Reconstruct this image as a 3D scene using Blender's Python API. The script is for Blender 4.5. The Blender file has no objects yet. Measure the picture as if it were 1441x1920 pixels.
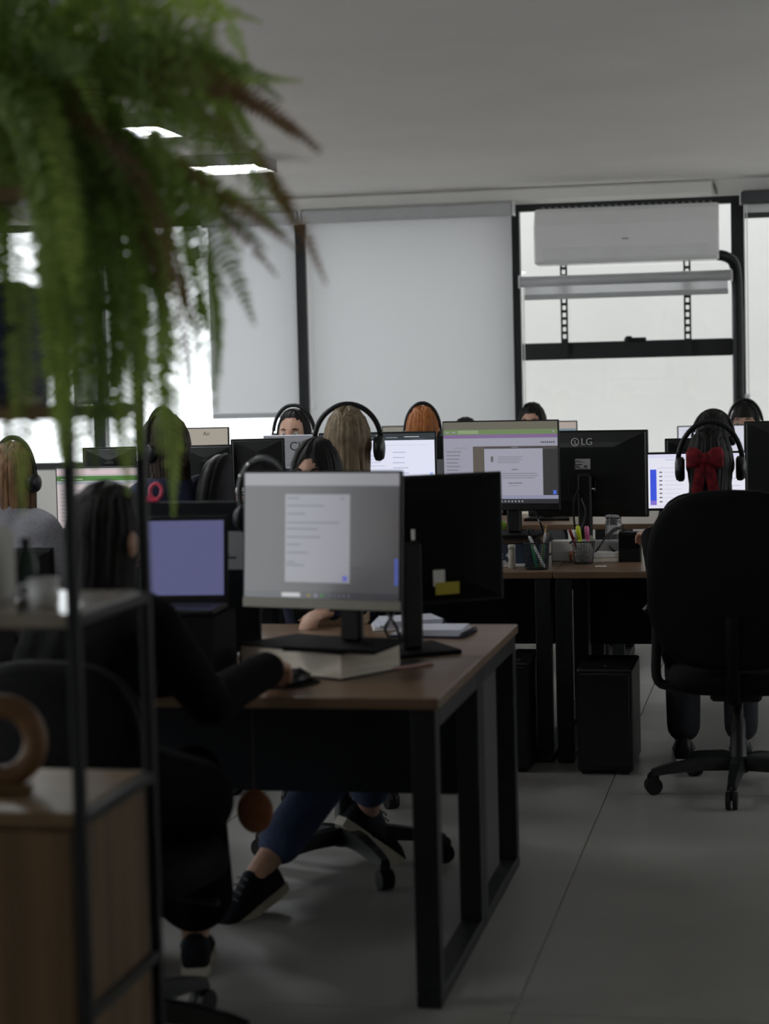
import bpy, bmesh, math, random
from mathutils import Vector, Matrix
random.seed(7)
SC = bpy.context.scene
COL = SC.collection
PI = math.pi

# ------------------------------------------------------------------ camera
FPX, CAM_H = 3700.0, 1.5
YAW, PITCH, ROLL = math.radians(11.6), math.atan(244/3700), 0.024
cf = Vector((-math.sin(YAW)*math.cos(PITCH), math.cos(YAW)*math.cos(PITCH), -math.sin(PITCH)))
r0 = Vector((math.cos(YAW), math.sin(YAW), 0)); u0 = r0.cross(cf)
cr = r0*math.cos(ROLL) - u0*math.sin(ROLL)
cu = r0*math.sin(ROLL) + u0*math.cos(ROLL)
CAMP = Vector((0, 0, CAM_H))
cam = bpy.data.cameras.new('camera'); camo = bpy.data.objects.new('camera', cam); COL.objects.link(camo)
m = Matrix((cr, cu, -cf)).transposed().to_4x4(); m.translation = CAMP
camo.matrix_world = m
cam.sensor_fit = 'VERTICAL'; cam.sensor_height = 22.3; cam.lens = 22.3*FPX/1920
cam.clip_end = 200
cam.dof.use_dof = True; cam.dof.focus_distance = 8.1; cam.dof.aperture_fstop = 1.7
SC.camera = camo

# ------------------------------------------------------------------ sky, exposure
SKY = 2.5
W = bpy.data.worlds.new('sky'); SC.world = W; W.use_nodes = True
bg = W.node_tree.nodes['Background']; bg.inputs[0].default_value = (0.94, 0.97, 1.0, 1); bg.inputs[1].default_value = SKY
vs = SC.view_settings
vs.view_transform = 'Standard'; vs.look = 'None'; vs.exposure = 0.0; vs.gamma = 1.0; vs.use_curve_mapping = False
SC.cycles.use_denoising = True
SC.cycles.max_bounces = 10; SC.cycles.diffuse_bounces = 5; SC.cycles.transparent_max_bounces = 16
SC.cycles.sample_clamp_indirect = 6.0
LAMP = 26.0          # radiance of the ceiling lamps

# ------------------------------------------------------------------ pixel rays of the photograph -> points in the room
def ray(x, y): return cf + cr*((x-720.5)/FPX) + cu*((960-y)/FPX)
def P(x, y, d): return CAMP + ray(x, y)*d
def PZ(x, y, z): r = ray(x, y); return CAMP + r*((z-CAM_H)/r.z)
def PY(x, y, Y): r = ray(x, y); return CAMP + r*(Y/r.y)
def PXX(x, y, X): r = ray(x, y); return CAMP + r*(X/r.x)

# ------------------------------------------------------------------ materials
def lin(c):
    out = []
    for v in c[:3]:
        v = v/255
        out.append(v/12.92 if v <= 0.04045 else ((v+0.055)/1.055)**2.4)
    return (*out, 1)
_m = {}
def mat(name, col, rough=0.5, metal=0.0, spec=0.5, var=0.0, scale=(8, 8, 8), bump=0.0, coat=0.0, col2=None, detail=3.0):
    if name in _m: return _m[name]
    M = bpy.data.materials.new(name); M.use_nodes = True; nt = M.node_tree; b = nt.nodes['Principled BSDF']
    c = col if len(col) == 4 else (*col, 1)
    b.inputs['Base Color'].default_value = c; b.inputs['Roughness'].default_value = rough
    b.inputs['Metallic'].default_value = metal; b.inputs['Specular IOR Level'].default_value = spec
    b.inputs['Coat Weight'].default_value = coat
    if var or bump or col2:
        tc = nt.nodes.new('ShaderNodeTexCoord'); mp = nt.nodes.new('ShaderNodeMapping'); nz = nt.nodes.new('ShaderNodeTexNoise')
        mp.inputs['Scale'].default_value = scale; nz.inputs['Scale'].default_value = 1.0; nz.inputs['Detail'].default_value = detail
        nt.links.new(tc.outputs['Object'], mp.inputs[0]); nt.links.new(mp.outputs[0], nz.inputs['Vector'])
        rp = nt.nodes.new('ShaderNodeValToRGB')
        d = col2 if col2 else tuple(max(0, v*(1-var)) for v in c[:3])
        rp.color_ramp.elements[0].position = 0.3; rp.color_ramp.elements[1].position = 0.7
        rp.color_ramp.elements[0].color = (*d[:3], 1); rp.color_ramp.elements[1].color = tuple(min(1, v*(1+var)) for v in c[:3]) + (1,)
        nt.links.new(nz.outputs['Fac'], rp.inputs[0]); nt.links.new(rp.outputs[0], b.inputs['Base Color'])
        if bump:
            bp = nt.nodes.new('ShaderNodeBump'); bp.inputs['Strength'].default_value = bump; bp.inputs['Distance'].default_value = 0.01
            nt.links.new(nz.outputs['Fac'], bp.inputs['Height']); nt.links.new(bp.outputs[0], b.inputs['Normal'])
    _m[name] = M
    return M
def emit(c255, k=1.0, rough=0.35):
    """a lit patch of a screen: its own light plus the sheen of the panel"""
    key = ('em', tuple(c255), k, rough)
    if key in _m: return _m[key]
    M = bpy.data.materials.new('screen_light'); M.use_nodes = True; b = M.node_tree.nodes['Principled BSDF']
    b.inputs['Base Color'].default_value = (0.02, 0.02, 0.022, 1); b.inputs['Roughness'].default_value = rough; b.inputs['Specular IOR Level'].default_value = .5 if rough > .2 else 1.0
    b.inputs['Emission Color'].default_value = lin(c255); b.inputs['Emission Strength'].default_value = k
    _m[key] = M
    return M
def translucent(name, col, tcol, mixf=0.5, rough=0.6, var=0.0, glossy=0.05):
    if name in _m: return _m[name]
    M = bpy.data.materials.new(name); M.use_nodes = True; nt = M.node_tree; nt.nodes.clear()
    o = nt.nodes.new('ShaderNodeOutputMaterial'); d = nt.nodes.new('ShaderNodeBsdfDiffuse'); t = nt.nodes.new('ShaderNodeBsdfTranslucent')
    mx = nt.nodes.new('ShaderNodeMixShader'); mx.inputs[0].default_value = mixf
    d.inputs[0].default_value = (*col, 1); t.inputs[0].default_value = (*tcol, 1)
    if var:
        oi = nt.nodes.new('ShaderNodeObjectInfo'); 
        for node, cc in ((d, col), (t, tcol)):
            h = nt.nodes.new('ShaderNodeHueSaturation'); h.inputs['Color'].default_value = (*cc, 1)
            mr = nt.nodes.new('ShaderNodeMapRange'); mr.inputs[3].default_value = 1-var; mr.inputs[4].default_value = 1+var
            nt.links.new(oi.outputs['Random'], mr.inputs[0]); nt.links.new(mr.outputs[0], h.inputs['Value']); nt.links.new(h.outputs[0], node.inputs[0])
    nt.links.new(d.outputs[0], mx.inputs[1]); nt.links.new(t.outputs[0], mx.inputs[2])
    g = nt.nodes.new('ShaderNodeBsdfGlossy'); g.inputs['Roughness'].default_value = rough
    m2 = nt.nodes.new('ShaderNodeMixShader'); m2.inputs[0].default_value = glossy
    nt.links.new(mx.outputs[0], m2.inputs[1]); nt.links.new(g.outputs[0], m2.inputs[2]); nt.links.new(m2.outputs[0], o.inputs[0])
    _m[name] = M
    return M
def glassmat(name, tint=(0.97, 0.98, 0.98), ior=1.45):
    if name in _m: return _m[name]
    M = bpy.data.materials.new(name); M.use_nodes = True; nt = M.node_tree; nt.nodes.clear()
    o = nt.nodes.new('ShaderNodeOutputMaterial'); t = nt.nodes.new('ShaderNodeBsdfTransparent'); g = nt.nodes.new('ShaderNodeBsdfGlossy')
    t.inputs[0].default_value = (*tint, 1); g.inputs['Roughness'].default_value = 0.02
    lw = nt.nodes.new('ShaderNodeLayerWeight'); lw.inputs['Blend'].default_value = .5     # sheen of both faces, the same from either side
    pw = nt.nodes.new('ShaderNodeMath'); pw.operation = 'POWER'; pw.inputs[1].default_value = 5.0
    fr = nt.nodes.new('ShaderNodeMath'); fr.operation = 'MULTIPLY_ADD'; fr.inputs[1].default_value = .9; fr.inputs[2].default_value = .035
    nt.links.new(lw.outputs['Facing'], pw.inputs[0]); nt.links.new(pw.outputs[0], fr.inputs[0])
    mx = nt.nodes.new('ShaderNodeMixShader')
    nt.links.new(fr.outputs[0], mx.inputs[0]); nt.links.new(t.outputs[0], mx.inputs[1]); nt.links.new(g.outputs[0], mx.inputs[2]); nt.links.new(mx.outputs[0], o.inputs[0])
    _m[name] = M
    return M
def wood(name, c1, c2, axis='x', rough=0.38, spec=0.5):
    s = {'x': (1.2, 26, 26), 'y': (26, 1.2, 26), 'z': (22, 22, 1.0)}[axis]
    return mat(name, c1, rough, spec=spec, scale=s, col2=c2, detail=5.0, bump=0.02)

WOODTOP = wood('desk_laminate', (0.215, 0.135, 0.082), (0.145, 0.088, 0.052), 'x', 0.36)
WOODSH = wood('shelf_wood', (0.22, 0.145, 0.07), (0.14, 0.088, 0.043), 'x', 0.34, .35)
WOODCAB = wood('cabinet_wood', (0.20, 0.125, 0.06), (0.105, 0.064, 0.032), 'z', 0.5, .3)
BLACKM = mat('black_metal', (0.008, 0.009, 0.011), 0.5, 0.0, 0.35, var=0.3, scale=(30, 30, 30))
NAVYM = mat('navy_black_panel', (0.006, 0.008, 0.012), 0.6, spec=.2, var=0.25, scale=(4, 4, 4))
BLACKP = mat('black_plastic', (0.007, 0.007, 0.008), 0.42, spec=.35, var=0.2, scale=(20, 20, 20))
BLACKG = mat('black_satin_plastic', (0.009, 0.010, 0.011), 0.36, spec=.4, var=0.15, scale=(10, 10, 10))
FABB = mat('black_fabric', (0.006, 0.006, 0.0065), 0.85, spec=0.12, var=0.35, scale=(160, 160, 160), bump=0.2)
LEATHER = mat('black_leatherette', (0.006, 0.006, 0.0065), 0.5, spec=.25, var=0.2, scale=(60, 60, 60), bump=0.1)
CHAIRM = mat('black_chair_shell', (0.005, 0.005, 0.006), 0.7, spec=.1, var=.2, scale=(30, 30, 30))
PAPER = mat('white_paper', (0.83, 0.82, 0.80), 0.8, var=0.05, scale=(20, 20, 20))
PAGES = mat('book_pages', (0.78, 0.72, 0.61), 0.85, var=0.15, scale=(3, 3, 400))
WHITEP = mat('white_plastic', (0.86, 0.86, 0.86), 0.22, var=0.03, scale=(3, 3, 3))
CHROME = mat('polished_metal', (0.7, 0.7, 0.7), 0.18, 1.0, var=0.1, scale=(40, 40, 40))
SILVER = mat('brushed_aluminium', (0.62, 0.64, 0.71), 0.42, 0.25, var=0.08, scale=(2, 120, 120))
SKIN = mat('skin', (0.50, 0.29, 0.205), 0.5, var=0.1, scale=(25, 25, 25))
GREYT = mat('grey_print', (0.25, 0.25, 0.26), 0.7, var=0.1)
DARKT = mat('dark_print', (0.05, 0.05, 0.055), 0.6, var=0.1)

# ------------------------------------------------------------------ mesh helpers
class MB:
    def __init__(s): s.v, s.f, s.mi = [], [], []
    def add(s, vs, fs, mi=0):
        n = len(s.v); s.v += [tuple(v) for v in vs]
        for f in fs: s.f.append(tuple(i+n for i in f)); s.mi.append(mi)
        return s
    def box(s, c, sz, rot=None, mi=0, bev=0.0):
        hx, hy, hz = sz[0]/2, sz[1]/2, sz[2]/2
        if bev > 0:
            b = min(bev, hx*.95, hy*.95, hz*.95); vs = []
            def ring(ix, iy, z): return [(-ix, -iy, z), (ix, -iy, z), (ix, iy, z), (-ix, iy, z)]
            def ring8(z, hx_, hy_, bb): return [(-hx_+bb, -hy_, z), (hx_-bb, -hy_, z), (hx_, -hy_+bb, z), (hx_, hy_-bb, z), (hx_-bb, hy_, z), (-hx_+bb, hy_, z), (-hx_, hy_-bb, z), (-hx_, -hy_+bb, z)]
            rs = [ring8(-hz, hx-b, hy-b, b*.3), ring8(-hz+b, hx, hy, b), ring8(hz-b, hx, hy, b), ring8(hz, hx-b, hy-b, b*.3)]
            for r in rs: vs += r
            fs = [tuple(range(7, -1, -1))]
            for k in range(3):
                for i in range(8): j = (i+1) % 8; fs.append((k*8+i, k*8+j, k*8+8+j, k*8+8+i))
            fs.append(tuple(range(24, 32)))
        else:
            vs = [(x, y, z) for z in (-hz, hz) for x, y in ((-hx, -hy), (hx, -hy), (hx, hy), (-hx, hy))]
            fs = [(3, 2, 1, 0), (4, 5, 6, 7), (0, 1, 5, 4), (1, 2, 6, 5), (2, 3, 7, 6), (3, 0, 4, 7)]
        c = Vector(c)
        vs = [(rot @ Vector(v) if rot is not None else Vector(v)) + c for v in vs]
        return s.add(vs, fs, mi)
    def span(s, a, b, mi=0, bev=0.0):
        return s.box([(a[i]+b[i])/2 for i in range(3)], [abs(b[i]-a[i]) for i in range(3)], None, mi, bev)
    def tube(s, pts, r, n=8, mi=0, cap=True, closed=False, flat=1.0, up=None):
        pts = [Vector(p) for p in pts]; k = len(pts)
        rr = r if isinstance(r, (list, tuple)) else [r]*k
        vs = []; prev = None
        for i, p in enumerate(pts):
            a = pts[(i-1) % k] if (i or closed) else p; b = pts[(i+1) % k] if (i < k-1 or closed) else p
            t = (b-a); t = t.normalized() if t.length > 1e-9 else Vector((0, 0, 1))
            if prev is None:
                ref = Vector(up) if up else (Vector((0, 0, 1)) if abs(t.z) < .9 else Vector((1, 0, 0)))
                nrm = (ref - t*ref.dot(t)).normalized()
            else:
                nrm = prev - t*prev.dot(t); nrm = nrm.normalized() if nrm.length > 1e-6 else prev
            prev = nrm; bn = t.cross(nrm)
            for j in range(n):
                q = 2*PI*j/n; vs.append(p + nrm*(math.cos(q)*rr[i]*flat) + bn*(math.sin(q)*rr[i]))
        fs = []
        for i in range(k if closed else k-1):
            for j in range(n):
                a, b = i*n+j, i*n+(j+1) % n; c, d = ((i+1) % k)*n+(j+1) % n, ((i+1) % k)*n+j
                fs.append((a, b, c, d))
        if cap and not closed: fs.append(tuple(range(n-1, -1, -1))); fs.append(tuple(range((k-1)*n, k*n)))
        return s.add(vs, fs, mi)
    def lathe(s, prof, c=(0, 0, 0), n=24, mi=0, sx=1.0, sy=1.0):
        vs, fs = [], []
        for r, z in prof:
            for j in range(n): q = 2*PI*j/n; vs.append((c[0]+r*sx*math.cos(q), c[1]+r*sy*math.sin(q), c[2]+z))
        for i in range(len(prof)-1):
            for j in range(n): fs.append((i*n+j, i*n+(j+1) % n, (i+1)*n+(j+1) % n, (i+1)*n+j))
        fs.append(tuple(range(n-1, -1, -1))); fs.append(tuple(range((len(prof)-1)*n, len(prof)*n)))
        return s.add(vs, fs, mi)
    def ball(s, c, r, n=12, mi=0):
        rx, ry, rz = (r, r, r) if not isinstance(r, (tuple, list)) else r
        vs = [(c[0], c[1], c[2]-rz)]; fs = []
        for i in range(1, n):
            q = -PI/2 + PI*i/n
            for j in range(n*2): a = PI*j/n; vs.append((c[0]+rx*math.cos(q)*math.cos(a), c[1]+ry*math.cos(q)*math.sin(a), c[2]+rz*math.sin(q)))
        vs.append((c[0], c[1], c[2]+rz)); k = n*2
        for j in range(k): fs.append((0, 1+(j+1) % k, 1+j)); fs.append((len(vs)-1, 1+(n-2)*k+j, 1+(n-2)*k+(j+1) % k))
        for i in range(n-2):
            for j in range(k): fs.append((1+i*k+j, 1+i*k+(j+1) % k, 1+(i+1)*k+(j+1) % k, 1+(i+1)*k+j))
        return s.add(vs, fs, mi)
    def prism(s, outline, z0, z1, mi=0, M=None):
        n = len(outline); vs = [Vector((x, y, z0)) for x, y in outline] + [Vector((x, y, z1)) for x, y in outline]
        if M is not None: vs = [M @ v for v in vs]
        fs = [tuple(range(n-1, -1, -1)), tuple(range(n, 2*n))] + [(i, (i+1) % n, n+(i+1) % n, n+i) for i in range(n)]
        return s.add(vs, fs, mi)
    def loft(s, rings, mi=0, cap=True):
        n = len(rings[0]); vs = [p for r in rings for p in r]; fs = []
        for i in range(len(rings)-1):
            for j in range(n): fs.append((i*n+j, i*n+(j+1) % n, (i+1)*n+(j+1) % n, (i+1)*n+j))
        if cap: fs.append(tuple(range(n-1, -1, -1))); fs.append(tuple(range((len(rings)-1)*n, len(rings)*n)))
        return s.add(vs, fs, mi)
    def mesh(s, name, mats, smooth=False):
        me = bpy.data.meshes.new(name); me.from_pydata(s.v, [], s.f); me.update()
        for M in (mats if isinstance(mats, (list, tuple)) else [mats]): me.materials.append(M)
        me.polygons.foreach_set('material_index', s.mi)
        if smooth: me.polygons.foreach_set('use_smooth', [True]*len(me.polygons))
        bm = bmesh.new(); bm.from_mesh(me); bmesh.ops.recalc_face_normals(bm, faces=bm.faces); bm.to_mesh(me); bm.free()
        return me
    def build(s, name, mats, parent=None, smooth=False, kind=None):
        o = bpy.data.objects.new(name, s.mesh(name, mats, smooth)); COL.objects.link(o)
        if parent is not None: o.parent = parent
        if kind: o['kind'] = kind
        return o
def tag(o, label=None, cat=None, group=None, kind=None):
    if label: o['label'] = label
    if cat: o['category'] = cat
    if group: o['group'] = group
    if kind: o['kind'] = kind
    return o
def thing(name, label, cat, loc=(0, 0, 0), rz=0.0, group=None):
    o = bpy.data.objects.new(name, None); o.empty_display_size = 0.05; COL.objects.link(o)
    o.location = loc; o.rotation_euler = (0, 0, rz)
    return tag(o, label, cat, group)
def rotz(a): return Matrix.Rotation(a, 3, 'Z')
def bez(p0, p1, p2, p3, n):
    out = []
    for i in range(n+1):
        t = i/n; out.append(Vector(p0)*(1-t)**3 + Vector(p1)*3*t*(1-t)**2 + Vector(p2)*3*t*t*(1-t) + Vector(p3)*t**3)
    return out
def catmull(pts, n=6):
    pts = [Vector(p) for p in pts]; q = [pts[0]*2-pts[1]] + pts + [pts[-1]*2-pts[-2]]; out = []
    for i in range(1, len(q)-2):
        a, b, c, d = q[i-1:i+3]
        for k in range(n):
            t = k/n; out.append(0.5*((2*b)+(c-a)*t+(2*a-5*b+4*c-d)*t*t+(3*b-a-3*c+d)*t**3))
    out.append(pts[-1]); return out
def text_part(name, s, size, M, mt, parent, depth=0.001):
    """raised lettering; M maps the text's own x,y,z plane"""
    cu_ = bpy.data.curves.new(name, 'FONT'); cu_.body = s; cu_.size = size; cu_.extrude = depth; cu_.align_x = 'CENTER'; cu_.align_y = 'CENTER'; cu_.resolution_u = 3
    t = bpy.data.objects.new(name, cu_); COL.objects.link(t)
    bpy.context.view_layer.update()
    me = bpy.data.meshes.new_from_object(t.evaluated_get(bpy.context.evaluated_depsgraph_get()))
    bpy.data.objects.remove(t); bpy.data.curves.remove(cu_)
    me.transform(M); me.materials.clear(); me.materials.append(mt)
    o = bpy.data.objects.new(name, me); COL.objects.link(o); o.parent = parent
    return o

# ================================================================== THE ROOM
YW = 12.80                        # inner face of the window wall
ZC, ZH, ZS = 2.729, 2.626, 0.95   # ceiling, window head, window sill
BX = [-6.05, -4.605, -3.17, -1.739, -0.301, 1.137, 2.575]   # window bay lines
XL, XR, YB = -6.05, 2.575, -4.0
WALLM = mat('white_wall_paint', (0.80, 0.785, 0.75), 0.75, var=0.05, scale=(2, 2, 2), bump=0.03)
CEILM = mat('ceiling_paint', (0.84, 0.815, 0.785), 0.8, var=0.04, scale=(1.2, 1.2, 1.2), bump=0.02)
FLOORM = mat('grey_floor_tile', (0.285, 0.28, 0.262), 0.42, spec=0.45, scale=(2.2, 2.2, 2.2), col2=(0.24, 0.235, 0.22), detail=6, bump=0.02)
GROUT = mat('dark_grout', (0.12, 0.118, 0.11), 0.8, var=0.2)
FRAMEM = mat('black_window_aluminium', (0.012, 0.013, 0.015), 0.4, var=0.2, scale=(10, 10, 10))
fl = MB().span((XL, YB, -0.12), (XR, YW, -0.008)).build('floor', GROUT, kind='structure')
tx, ty = 1.25, 2.5
jx = PZ(1060, 1670, 0).x - 0.0
for i in range(-4, 3):
    for j in range(-3, 4):
        a0, a1 = max(XL, jx+i*tx)+.0016, min(XR, jx+(i+1)*tx)-.0016
        b0, b1 = max(YB, 7.05+(j-1)*ty)+.0016, min(YW, 7.05+j*ty)-.0016
        if a1-a0 > .05 and b1-b0 > .05: MB().span((a0, b0, -.010), (a1, b1, 0), bev=.0012).build('tile', FLOORM, fl)
MB().span((XL-.1, YB-.1, ZC), (XR+.1, YW+.4, ZC+.15)).build('ceiling', CEILM, kind='structure')
LW = [(-.75, 1.9), (2.2, 4.3), (4.6, 6.9), (7.2, 9.5), (9.8, 12.1)]     # side windows, left of the frame
wl_ = MB().span((XL-.15, YB, -.12), (XL, YW, .50)).span((XL-.15, YB, .50), (XL, LW[0][0], ZS)).span((XL-.15, LW[0][1], .50), (XL, YW, ZS)).span((XL-.15, YB, ZH), (XL, YW, ZC))
ys_ = [YB]+[v for p in LW for v in p]+[YW]
for k in range(0, len(ys_), 2): wl_.span((XL-.15, ys_[k], ZS), (XL, ys_[k+1], ZH))
LOWS = .50                                       # low sill of the nearest unseen side window, shaped for glare on the screen
wl_.build('wall_left', WALLM, kind='structure')
RW = [(6.4, 8.3), (8.8, 10.7)]                   # unseen side windows right of the frame, added to light the air conditioner
wr_ = MB().span((XR, YB, -.12), (XR+.15, YW, ZS)).span((XR, YB, ZH), (XR+.15, YW, ZC))
ys_ = [YB]+[v for p in RW for v in p]+[YW]
for k in range(0, len(ys_), 2): wr_.span((XR, ys_[k], ZS), (XR+.15, ys_[k+1], ZH))
wr_.build('wall_right', WALLM, kind='structure')
MB().span((XL-.15, YB-.15, -.12), (XR+.15, YB, ZC)).build('wall_rear', WALLM, kind='structure')
wb = MB().span((XL-.15, YW, -.12), (XR+.15, YW+.16, ZS)).span((XL-.15, YW, ZH), (XR+.15, YW+.16, ZC+.0))
wb.build('wall_back', WALLM, kind='structure')
bb = MB().span((XL, YW-.014, 0), (XR, YW, .08)); bb.build('baseboard_back', WALLM, kind='structure')
# a boxed-out casing strip under the ceiling, ending beside the cooler
c0 = PY(1335, 345, YW-.06)
MB().span((XL, YW-.05, ZH+.012), (c0.x, YW, ZC-.004), bev=.012).build('trim_1', WALLM, kind='structure')
GLASS = glassmat('window_glass')
def window(n, x0, x1, transom=None, frame=.042):
    w = MB()
    w.span((x0, YW+.03, ZS), (x0+frame, YW+.10, ZH)).span((x1-frame, YW+.03, ZS), (x1, YW+.10, ZH))
    w.span((x0+frame, YW+.03, ZH-.045), (x1-frame, YW+.10, ZH)).span((x0+frame, YW+.03, ZS), (x1-frame, YW+.10, ZS+.05))
    o = w.build('window_%d' % n, FRAMEM, kind='structure')
    spans = [(ZS+.05, ZH-.045)]
    if transom:
        MB().span((x0+frame, YW+.025, transom-.055), (x1-frame, YW+.105, transom+.055), bev=.006).build('transom', FRAMEM, o)
        h = PY(1190, 640, YW)
        MB().span((h.x-.07, YW+.005, transom+.05), (h.x+.07, YW+.03, transom+.075), bev=.004).span((h.x-.06, YW-.012, transom+.052), (h.x-.02, YW+.012, transom+.085), bev=.004).build('handle', BLACKG, o)
        spans = [(ZS+.05, transom-.055), (transom+.055, ZH-.045)]
    for a, b in spans: MB().span((x0+frame, YW+.062, a), (x1-frame, YW+.068, b)).build('pane', GLASS, o)
    return o
window(1, BX[0], BX[1]); window(2, BX[1], BX[2]); window(3, BX[2], BX[3]); window(4, BX[3], BX[4], PY(1180, 655, YW+.03).z); window(5, BX[4], BX[5]); window(6, BX[5], BX[6])
for k, (ya_, yb_) in enumerate(LW):
    w = MB(); ZS_ = LOWS if k == 0 else ZS
    for yy in (ya_+.02, (ya_+yb_)/2, yb_-.02): w.span((XL-.11, yy-.02, ZS_), (XL-.05, yy+.02, ZH))
    w.span((XL-.11, ya_, ZS_), (XL-.05, yb_, ZS_+.045)).span((XL-.11, ya_, ZH-.045), (XL-.05, yb_, ZH))
    o = w.build('window_%d' % (7+k), FRAMEM, kind='structure')
    MB().span((XL-.083, ya_+.02, ZS_+.03), (XL-.077, yb_-.02, ZH-.03)).build('pane', GLASS, o)
for k, (ya_, yb_) in enumerate(RW):
    w = MB()
    for yy in (ya_+.02, (ya_+yb_)/2, yb_-.02): w.span((XR+.05, yy-.02, ZS), (XR+.11, yy+.02, ZH))
    w.span((XR+.05, ya_, ZS), (XR+.11, yb_, ZS+.045)).span((XR+.05, ya_, ZH-.045), (XR+.11, yb_, ZH))
    o = w.build('window_%d' % (7+len(LW)+k), FRAMEM, kind='structure')
    MB().span((XR+.077, ya_+.02, ZS+.03), (XR+.083, yb_-.02, ZH-.03)).build('pane', GLASS, o)
# outside: a pale neighbouring wall on the right, open overcast sky on the left
OUTM = mat('pale_rendered_wall', (0.54, 0.528, 0.50), 0.9, scale=(1.1, 1.1, 1.6), col2=(0.505, 0.492, 0.465), detail=7)
MB().span((-3.05, YW+2.6, -3.5), (9.5, YW+2.9, 4.6)).build('wall_exterior', OUTM, kind='structure')
MB().span((-30, YW+.3, -3.7), (30, YW+40, -3.5)).build('ground', mat('outside_paving', (.3, .3, .29), .9, var=.1), kind='structure')
bl_ = PY(1190, 590, YW+2.6)

# ---- roller blinds
FABRIC = translucent('white_blind_fabric', (0.62, 0.62, 0.63), (0.60, 0.60, 0.612), 0.56)
FABGREY = translucent('grey_blind_fabric', (0.34, 0.34, 0.36), (0.16, 0.16, 0.17), 0.5)
CASS = mat('grey_blind_cassette', (0.50, 0.50, 0.51), 0.4, var=0.05)
CASSD = mat('dark_grey_blind_cassette', (0.07, 0.072, 0.078), 0.4, var=0.05)
def blind(label, x0, x1, ztop, zbot, cass=CASS, fab=FABRIC, ch=.085, y=YW-.075, chain=True, tube=False, barm=None, chain_x=None, chain_z=1.36):
    t = thing('roller_blind', label, 'blind', ((x0+x1)/2, y, ztop))
    w = (x1-x0)/2
    if tube:
        MB().tube([(-w, 0, -.035), (w, 0, -.035)], .034, 20).build('roller_tube', cass, t, True)
        for s in (-1, 1): MB().box((s*(w+.008), .012, -.035), (.014, .075, .085), bev=.004).build('bracket', CHROME if s < 0 else WHITEP, t)
    else:
        MB().span((-w, -.045, -ch), (w, .05, 0), bev=.012).build('cassette', cass, t)
        for s in (-1, 1): MB().box((s*(w+.004), 0, -ch/2), (.008, .1, ch*1.06), bev=.003).build('end_cap', WHITEP, t)
    hz = ztop-zbot
    g = MB(); nx, nz = 10, 14; vs = []
    for k in range(nz+1):
        for i in range(nx+1):
            vs.append((-w+.018+(2*w-.036)*i/nx, .03+.0016*math.sin(i*1.1)+.001*math.sin(k*.9), -ch*.5-(hz-ch*.5)*k/nz))
    g.add(vs, [(k*(nx+1)+i, k*(nx+1)+i+1, (k+1)*(nx+1)+i+1, (k+1)*(nx+1)+i) for k in range(nz) for i in range(nx)])
    g.build('fabric', fab, t, True)
    MB().span((-w+.016, .022, -hz-.03), (w-.016, .038, -hz+.004), bev=.004).build('bottom_bar', barm or CASS, t)
    if chain:
        cx = (chain_x if chain_x is not None else x0+.025)-(x0+x1)/2
        for dx in (0, .016): MB().tube([(cx+dx, -.02, -ch), (cx+dx, -.02, chain_z-ztop)], .0032, 6).build('bead_chain', WHITEP, t)
        MB().span((cx-.008, -.03, chain_z-ztop-.03), (cx+.024, -.008, chain_z-ztop+.01), bev=.004).build('chain_weight', WHITEP, t)
    return t
def wx(px, py=600, y=YW-.07): return PY(px, py, y).x
zt = PY(760, 387, YW-.1).z
blind('wide white roller blind fully lowered in the middle window', wx(571), wx(966), zt, 1.02, chain_x=wx(582))
blind('white roller blind lowered to a bright gap above the monitors behind the fern', wx(384, 500), wx(560), zt, PY(480, 776, YW-.07).z, chain=False, barm=FABRIC)
blind('narrow dark grey roller blind in the window at far left behind the fern', wx(126), wx(182), zt, PY(160, 752, YW-.07).z, fab=FABGREY, barm=CASSD, chain_x=wx(196), chain_z=1.1)
blind('dark cassette blind rolled fully up at the right edge window', wx(1391), BX[5]-.03, zt+.01, zt-.13, cass=CASSD, chain_x=wx(1397), barm=CASSD)
zt2 = PY(1170, 512, YW-.09).z
blind('white roller blind nearly rolled up on a low tube under the air conditioner', wx(977, 530), wx(1369, 530), zt2, PY(1170, 548, YW-.09).z, cass=mat('grey_tube', (.50, .50, .51), .35, var=.05), tube=True, ch=.07, y=YW-.09, chain_x=wx(978, 560), chain_z=1.2)

# ---- air conditioner
ya = YW-.30
a0, a1 = PY(1000, 440, ya), PY(1346, 430, ya)
acz1, acz0 = PY(1170, 381, ya).z, PY(1170, 491, ya).z
ac = thing('air_conditioner', 'white split air conditioner hung in front of the right window', 'air conditioner', ((a0.x+a1.x)/2, YW-.08, acz0))
aw, ah = (a1.x-a0.x)/2, acz1-acz0
prof = [(-.02, 0), (-.20, .0), (-.222, .02), (-.226, ah*.42), (-.215, ah*.66), (-.17, ah*.9), (-.14, ah*.97), (-.02, ah)]
rg = []
for x in (-aw, -aw+.012, aw-.012, aw):
    k = .96 if abs(x) == aw else 1.0
    rg.append([(x, y*k, ah/2+(z-ah/2)*k) for y, z in prof])
MB().loft(rg).build('casing', WHITEP, ac)
MB().span((-aw+.06, -.229, ah*.07), (aw-.06, -.221, ah*.275), bev=.003).build('air_flap', mat('ac_flap', (.82, .82, .825), .25, var=.03), ac)
g = MB()
for k in range(26):
    x = -aw+.05+(2*aw-.1)*k/25; g.box((x, -.085, ah*.99), (.012, .11, .012), bev=.002)
g.build('top_grille', GREYT, ac, kind='stuff')
MB().tube([(-.02, -.228, ah*.40), (.02, -.228, ah*.40)], .004, 6).build('badge', GREYT, ac)
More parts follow.
